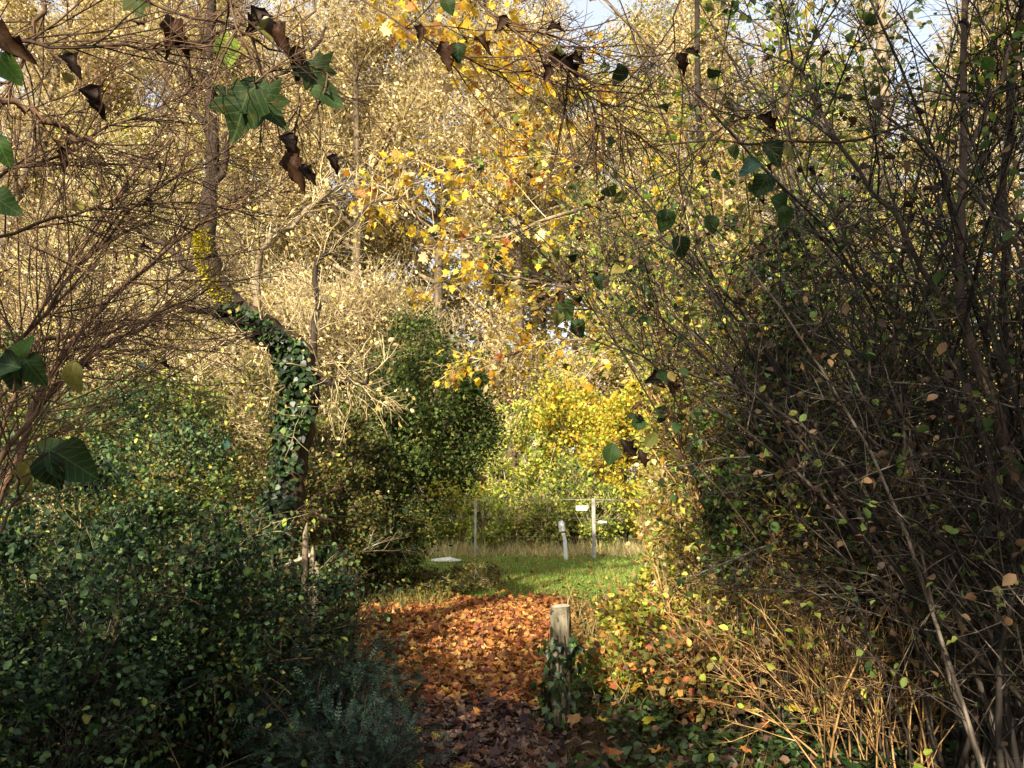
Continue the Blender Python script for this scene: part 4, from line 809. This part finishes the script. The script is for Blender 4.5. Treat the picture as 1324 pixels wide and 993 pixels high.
spray_bush('bluish feathery evergreen bush at the left edge of the path', 425, 4.7, .25, .72, 2600, .08)
spray_bush('smaller bluish evergreen spray at the lower left side of the path', 470, 4.2, .22, .36, 1500, .07)
spray_bush('bluish evergreen bush behind the feathery one, beside the orange leaves', 425, 5.7, .2, .5, 1600, .08)

# ground ivy, nettles and weeds, right and left of the path
def cover(name, label, n, x0, x1, y0, y1, h, tpl, mat, size, dens=None):
    p = in_box(n, x0, x1, y0, y1); 
    if dens is not None: p = p[dens(p)]
    n = len(p); bump = .5 + .5 * np.sin(p[:, 0] * 5 + np.sin(p[:, 1] * 4)) * np.sin(p[:, 1] * 3.3); p[:, 2] = RNG.random(n) * h * (.3 + bump)
    o = link(name, Bag().add(*leaves(tpl, p, RNG.normal(size=(n, 3)) * np.array([1, 1, .35]), rup(n, .5), size * RNG.uniform(.5, 1.3, n))).mesh(name, M[mat]), kind='stuff', label=label); o['category'] = 'ground cover'; return o
off_path = lambda m_: (lambda p: np.abs(p[:, 0] - np.interp(p[:, 1], [c[0] for c in cent], [c[1] for c in cent])) > np.interp(p[:, 1], [c[0] for c in cent], [c[2] for c in cent]) + m_)
clear_post = lambda p: off_path(.04)(p) & ~((np.abs(p[:, 0] - .3) < .28) & (p[:, 1] > 4.4) & (p[:, 1] < 5.5))
cover('ground_ivy', 'low dark ivy leaves covering the ground right of the path', 9000, 0, 2.6, 3.2, 6.6, .13, IVY_LITE, 'ivy_leaf', .05, clear_post)
cover('ground_ivy', 'dull brown and green litter among the ivy right of the path', 3500, .1, 2.6, 3.2, 8.0, .10, OVAL, 'litter_shaded', .07, off_path(.02))
cover('undergrowth', 'olive weeds and leaves between the post and the sunlit shrubs', 5000, .7, 3.2, 6.2, 11.5, .30, OVAL, 'olive_leaf', .06, off_path(.05))
cover('undergrowth', 'rust and tan leaves caught among the weeds right of the post', 2200, .6, 3.0, 5.8, 10.5, .26, MAPLE_LITE, 'litter_leaf', .07, off_path(.05))
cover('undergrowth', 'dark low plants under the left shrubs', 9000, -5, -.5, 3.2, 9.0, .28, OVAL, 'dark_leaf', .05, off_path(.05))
cover('undergrowth', 'olive weeds trailing onto the left side of the lawn', 4500, -4, -.75, 10.8, 14.6, .32, OVAL, 'olive_leaf', .055)
grass('grass_tuft', 'dark grass drooping at the foot of the mossy post', 2000, .05, 1.5, 4.2, 5.9, .12, 'olive_leaf', BLADE_THIN, .8)

# a few fallen or low leaves that stand out
def lone(name, label, px, py, d, lv, size, k=0, cat='leaf', tilt=(.2, -.5, .8)):
    p = at(px, py, d); y = norm(np.array([math.cos(k * 1.7), .2, math.sin(k * 1.7) * .5])); z = norm(np.array(tilt, float)); x = norm(np.cross(y, z)); z = np.cross(x, y)
    o = leaf_at(p, y, x, z, size, LV[lv][k % len(LV[lv])], None, (0, 0, 0), name); tagit(o, label, cat); return o

# ------------------------------------------------------------------ arching brown stems at the upper left
def bough(label, lines, mat='twig_brown', nb=60, nt=500, bl=.5, tl=.2, leafs=(), r=None, name='arching_shrub', cat='bush', tr=.0016, hand=(), grav=0.0):
    Ps = [hand_line(l, 14, .008) for l, _, _ in lines]; b = Ps[0][0].copy(); root = empty(name, b, label, cat)
    for k, P in enumerate(Ps): part_line('stem', P, lines[k][1], lines[k][2], mat, root, b, 7)
    A = np.array(Ps); Bc = children(A, nb, bl, .65, 6, grav, .12, .1); T = children(Bc, nt, tl, .8, 4, 0, .15)
    link('twigs', Bag().add(*tubes(Bc, taper(Bc, tr * 1.8, .5), 4)).add(*tubes(T, taper(T, tr, .5), 3)).mesh('twigs', M[mat], b), root, 'stuff')
    for (lv, n, size, droop) in leafs: leaf_objects(T, n, LV[lv], size, root, b, .9, droop, .7, .2, .01)
    for (px, py, d, lv, size, ax, up) in hand:
        y = norm(np.array(ax, float)); x = norm(np.cross(y, np.array(up, float))); z = np.cross(x, y); V = at(px, py, d); st = np.array([V - y * size * .5, V - y * size * .5 + np.array([0, 0, size * .6])])
        leaf_at(V - y * size * .5, y, x, z, size, LV[lv][int(px * 7 + py) % len(LV[lv])], root, b)
    return root
L1 = [([(-40, 760, 2.6), (10, 600, 2.6), (70, 470, 2.7), (150, 380, 2.9), (240, 300, 3.0), (330, 250, 3.1)], .014, .005), ([(-40, 700, 2.5), (0, 590, 2.5), (60, 520, 2.5), (140, 440, 2.6), (230, 400, 2.8)], .011, .004),
      ([(-30, 640, 2.7), (20, 500, 2.8), (60, 380, 2.9), (150, 260, 3.0), (230, 130, 3.1), (290, 10, 3.2)], .009, .003), ([(-30, 560, 2.4), (30, 430, 2.5), (120, 330, 2.6), (180, 260, 2.7), (300, 190, 2.8)], .008, .003),
      ([(-30, 520, 2.9), (40, 440, 3.0), (130, 430, 3.1), (200, 410, 3.2), (270, 370, 3.3)], .010, .004)]
bough('arching reddish brown stems rising from the left edge', L1, nb=170, nt=1500, bl=.7, tl=.25, leafs=(('brown', 0, .04, .5),) if False else (('curl', 14, .04, .9),), grav=.1)
L2 = [([(-30, 120, 2.2), (10, 130, 2.2), (50, 145, 2.25), (90, 175, 2.3), (120, 185, 2.3)], .012, .007), ([(-30, 50, 2.0), (60, 56, 2.0), (130, 63, 2.0), (220, 70, 2.1), (300, 45, 2.2), (360, 30, 2.3)], .0055, .003),
      ([(-30, 240, 2.4), (40, 210, 2.4), (110, 180, 2.4), (180, 150, 2.5), (290, 105, 2.6)], .006, .002), ([(60, -20, 2.2), (45, 40, 2.2), (25, 90, 2.2), (-20, 130, 2.2)], .006, .004),
      ([(-30, 320, 2.3), (50, 285, 2.3), (130, 268, 2.4), (220, 265, 2.5), (300, 268, 2.6)], .006, .002)]
H2 = [(100, 85, 2.0, 'curl', .07, (.05, 0, -1), (0, -1, 0)), (131, 132, 2.2, 'curl', .10, (-.05, 0, -1), (0, -1, .1)), (87, 205, 2.3, 'curl', .075, (-.4, 0, -.6), (0, -1, .2)), (235, 48, 2.1, 'curl', .11, (.1, 0, -1), (0, -1, .1)), (225, 62, 2.1, 'curl', .08, (-.8, 0, -.5), (0, -1, .1)),
      (295, 66, 2.1, 'lime', .10, (.05, 0, -1), (0, -1, .1)), (15, 60, 1.9, 'curl', .12, (.7, 0, -.6), (0, -1, .1)), (10, 88, 1.9, 'green', .09, (.6, 0, -.8), (0, -1, .1)), (3, 195, 1.9, 'green', .08, (.3, 0, -1), (0, -1, .1)), (5, 262, 1.9, 'dark', .08, (.9, 0, -.4), (0, -1, .3)),
      (180, 5, 2.2, 'maple_green', .10, (.1, 0, -1), (0, -1, .1)), (100, 270, 2.4, 'olive', .09, (.9, 0, .3), (0, -.6, .7))]
bough('dark twigs with hanging dead leaves crossing the upper left corner', L2, nb=120, nt=900, bl=.5, tl=.2, hand=H2, leafs=(('curl', 8, .035, .9), ('olive', 8, .035, .6)))
L3 = [([(120, -30, 1.9), (200, 5, 1.9), (290, 30, 1.9), (350, 60, 1.95), (400, 90, 2.0), (430, 110, 2.0)], .005, .002), ([(300, -30, 1.8), (310, 20, 1.8), (325, 80, 1.8), (335, 115, 1.8)], .003, .0015), ([(420, -30, 2.2), (400, 40, 2.2), (385, 110, 2.25), (380, 180, 2.3)], .004, .002)]
H3 = [(312, 145, 1.75, 'maple_green', .14, (-.45, 0, -.9), (0, -1, .25)), (346, 142, 1.78, 'maple_green', .12, (.75, 0, -.65), (.1, -1, .2)), (330, 120, 1.8, 'dark', .08, (0, 0, -1), (0, -1, .1)), (410, 100, 2.0, 'maple_green', .11, (.5, 0, -.7), (0, -1, .3)), (423, 122, 2.0, 'dark', .09, (.9, 0, -.3), (0, -1, .3)),
      (388, 82, 2.0, 'curl', .09, (-.4, 0, -1), (0, -1, .1)), (381, 190, 2.2, 'curl', .09, (0, 0, -1), (0, -1, .1)), (385, 222, 2.2, 'curl', .11, (.1, 0, -1), (0, -1, .1)), (400, 225, 2.2, 'curl', .07, (.4, 0, -1), (0, -1, .1)), (435, 212, 2.2, 'curl', .06, (-.1, 0, -1), (0, -1, .1)),
      (343, 38, 1.9, 'olive', .09, (.8, 0, -.3), (0, -.7, .5)), (365, 50, 1.9, 'curl', .09, (.2, 0, -1), (0, -1, .1)), (335, 30, 1.9, 'curl', .08, (-.6, 0, -.3), (0, -1, .1))]
bough('bough with large dark green lobed leaves hanging at the upper left', L3, nb=30, nt=160, bl=.35, tl=.14, hand=H3, name='hanging_bough', cat='branch')
L4 = [([(0, 690, 2.1), (20, 640, 2.1), (50, 600, 2.1), (85, 580, 2.1)], .004, .002), ([(-30, 560, 2.0), (0, 510, 2.0), (30, 470, 2.0), (60, 440, 2.0)], .004, .002)]
H4 = [(95, 598, 2.1, 'dark', .13, (.9, 0, -.45), (0, -.9, .4)), (68, 610, 2.08, 'dark', .10, (.25, 0, -1), (0, -1, .3)), (64, 577, 2.12, 'dark', .07, (.5, 0, .5), (0, -.8, .5)), (35, 615, 2.1, 'olive', .09, (-.2, 0, -1), (0, -1, .3)), (15, 485, 2.0, 'dark', .09, (-.2, 0, -1), (0, -1, .2)), (42, 478, 2.0, 'dark', .09, (.6, 0, -.8), (0, -1, .3)),
      (34, 448, 2.0, 'green', .07, (.1, 0, 1), (0, -1, .2)), (97, 488, 2.2, 'olive', .09, (.15, 0, -1), (0, -1, .2)), (5, 470, 1.95, 'dark', .08, (-.8, 0, .2), (0, -1, .2))]
bough('sprig with large dark oval leaves at the left edge', L4, nb=10, nt=30, bl=.2, tl=.1, hand=H4, name='leafy_sprig', cat='branch')
# overhead, centre and right
L5 = [([(420, -30, 2.4), (520, 30, 2.4), (600, 75, 2.4), (680, 95, 2.45), (760, 120, 2.5), (830, 180, 2.6)], .0035, .002), ([(600, -30, 2.3), (660, 40, 2.3), (720, 70, 2.3), (760, 130, 2.35), (790, 190, 2.4)], .0035, .0015)]
H5 = [(578, 72, 2.3, 'curl', .09, (0, 0, -1), (0, -1, .1)), (592, 68, 2.3, 'dark', .065, (.1, 0, -1), (0, -1, .1)), (546, 46, 2.3, 'curl', .06, (-.3, 0, -.9), (0, -1, .1)), (623, 60, 2.35, 'brown' if False else 'curl', .07, (.8, 0, -.5), (0, -.8, .5)), (650, 32, 2.3, 'curl', .06, (-.8, 0, -.5), (0, -1, .1)), (580, 6, 2.3, 'dark', .06, (.4, 0, -.9), (0, -1, .1)),
      (720, 78, 2.2, 'curl', .08, (.7, 0, -.2), (0, -1, .1)), (735, 88, 2.2, 'curl', .08, (.6, 0, -.7), (0, -1, .1)), (710, 98, 2.2, 'curl', .06, (-.5, 0, -.7), (0, -1, .1)), (722, 70, 2.2, 'olive', .07, (.9, 0, .1), (0, -.6, .6)), (718, 40, 2.25, 'curl', .06, (.8, 0, .1), (0, -1, .3)), (745, 78, 2.2, 'curl', .055, (.9, 0, -.2), (0, -1, .1))]
bough('thin overhead twig with clustered dead leaves at the top middle', L5, nb=60, nt=420, bl=.5, tl=.18, hand=H5, name='hanging_bough', cat='branch')
L6 = [([(1180, 160, 3.3), (1100, 185, 3.3), (1000, 182, 3.3), (900, 182, 3.3), (820, 190, 3.35), (760, 205, 3.4)], .007, .003), ([(1100, -30, 2.8), (1010, 130, 2.85), (930, 160, 2.9), (860, 260, 3.0)], .004, .002), ([(880, -30, 2.6), (870, 60, 2.6), (885, 120, 2.6), (880, 300, 2.7), (840, 420, 2.8)], .003, .0015),
      ([(980, 700, 3.8), (900, 600, 3.8), (830, 560, 3.8), (790, 575, 3.8)], .004, .002), ([(900, 560, 3.6), (830, 450, 3.6), (770, 400, 3.6), (725, 390, 3.6)], .004, .002)]
H6 = [(880, 82, 2.6, 'curl', .08, (.2, 0, -1), (0, -1, .1)), (895, 70, 2.6, 'curl', .06, (.9, 0, -.4), (0, -1, .1)), (990, 160, 3.2, 'curl', .11, (.6, 0, -.4), (0, -1, .1)), (1000, 200, 3.2, 'dark', .12, (.6, 0, -.6), (0, -1, .2)), (985, 240, 3.2, 'dark', .11, (-.5, 0, -.8), (0, -1, .2)), (1010, 265, 3.2, 'dark', .10, (.7, 0, -.5), (0, -1, .2)), (970, 215, 3.2, 'blue', .10, (-.9, 0, -.2), (0, -.8, .5)),
      (1015, 280, 3.2, 'dark', .09, (.2, 0, -1), (0, -1, .2)), (790, 588, 3.7, 'dark', .10, (-.2, 0, -1), (0, -1, .2)), (812, 580, 3.7, 'curl', .11, (.5, 0, -.6), (0, -1, .2)), (830, 592, 3.7, 'curl', .09, (.3, 0, -1), (0, -1, .2)), (843, 568, 3.7, 'olive', .09, (.6, 0, .6), (0, -1, .2)),
      (733, 400, 3.6, 'dark', .10, (.5, 0, -.8), (0, -1, .2)), (722, 412, 3.6, 'olive', .08, (-.3, 0, -1), (0, -1, .2)), (748, 425, 3.6, 'dark', .09, (.6, 0, -.7), (0, -1, .2)), (725, 385, 3.6, 'curl', .07, (-.2, 0, -1), (0, -1, .2)), (775, 365, 3.6, 'dark', .08, (.4, 0, -.9), (0, -1, .2)), (800, 350, 3.6, 'olive', .08, (.7, 0, .3), (0, -.8, .5)),
      (860, 285, 3.0, 'dark', .09, (-.3, 0, -1), (0, -1, .2)), (880, 320, 3.0, 'dark', .09, (.4, 0, -.9), (0, -1, .2)), (850, 490, 3.6, 'curl', .12, (.7, 0, .2), (0, -1, .2)), (870, 500, 3.6, 'curl', .10, (.8, 0, -.6), (0, -1, .2)), (826, 545, 3.7, 'dark', .08, (.2, 0, 1), (0, -1, .2)), (920, 290, 3.2, 'dark', .08, (.4, 0, -.9), (0, -1, .2))]
bough('dark leafed twigs hanging in front of the sunlit right shrubs', L6, nb=60, nt=420, bl=.45, tl=.18, hand=H6, name='hanging_bough', cat='branch', leafs=(('dark', 30, .06, .6), ('olive', 30, .05, .6), ('curl', 14, .05, .8)))

# ------------------------------------------------------------------ trees and hedge behind and beside the viewer that shade the near ground
def crown_tree(label, base, zc, rx, ry, rz, n, size, H, cat='tree', name='shade_tree', mat='olive_leaf', m=90):
    base = np.asarray(base, float); root = empty(name, base, label, cat)
    Tn = grow(np.zeros((1, 3)), np.array([[.03, .02, 1.0]]), H, 8, 0, .04); V, F, rr = tubes(Tn, np.array([np.linspace(.16, .04, 8)]), 8); link('trunk', make_mesh('trunk', V, F, M['bark_dark'], rr, True), root)
    u = norm(RNG.normal(size=(m, 3))) * (RNG.random(m) ** .4)[:, None]; C = u * np.array([rx, ry, rz]) + np.array([0, 0, zc])
    for k in range(0, 14):
        P = np.linspace(Tn[0][min(7, 2 + k % 5)], C[k], 6)[None] + RNG.normal(size=(1, 6, 3)) * .05; V, F, rr = tubes(P, np.linspace(.04, .012, 6)[None], 5); link('limb', make_mesh('limb', V, F, M['bark_dark'], rr, True), root)
    i = RNG.integers(0, m, n); q = C[i] + RNG.normal(size=(n, 3)) * .24; q[:, 2] = np.maximum(q[:, 2], .05)
    link('foliage', Bag().add(*leaves(RHOMB, q, RNG.normal(size=(n, 3)), rup(n, 1), size * RNG.uniform(.6, 1.3, n))).mesh('foliage', M[mat]), root, 'stuff')
crown_tree('bushy tree close behind the viewer', (.45, -2.3, 0), 4.9, 1.8, .9, 1.6, 12000, .13, 5.5)
crown_tree('tall bushy hedge tree behind the viewer to the left', (-2.9, -2.2, 0), 2.1, 1.7, .8, 2.2, 11000, .13, 4.0)
crown_tree('bushy hedge tree farther behind the viewer to the left', (-5.2, -2.3, 0), 2.2, 1.9, .8, 2.3, 12000, .13, 4.0)
crown_tree('bushy hedge tree farthest behind the viewer to the left', (-8.6, -2.0, 0), 2.1, 2.0, .8, 2.2, 9000, .13, 4.0)
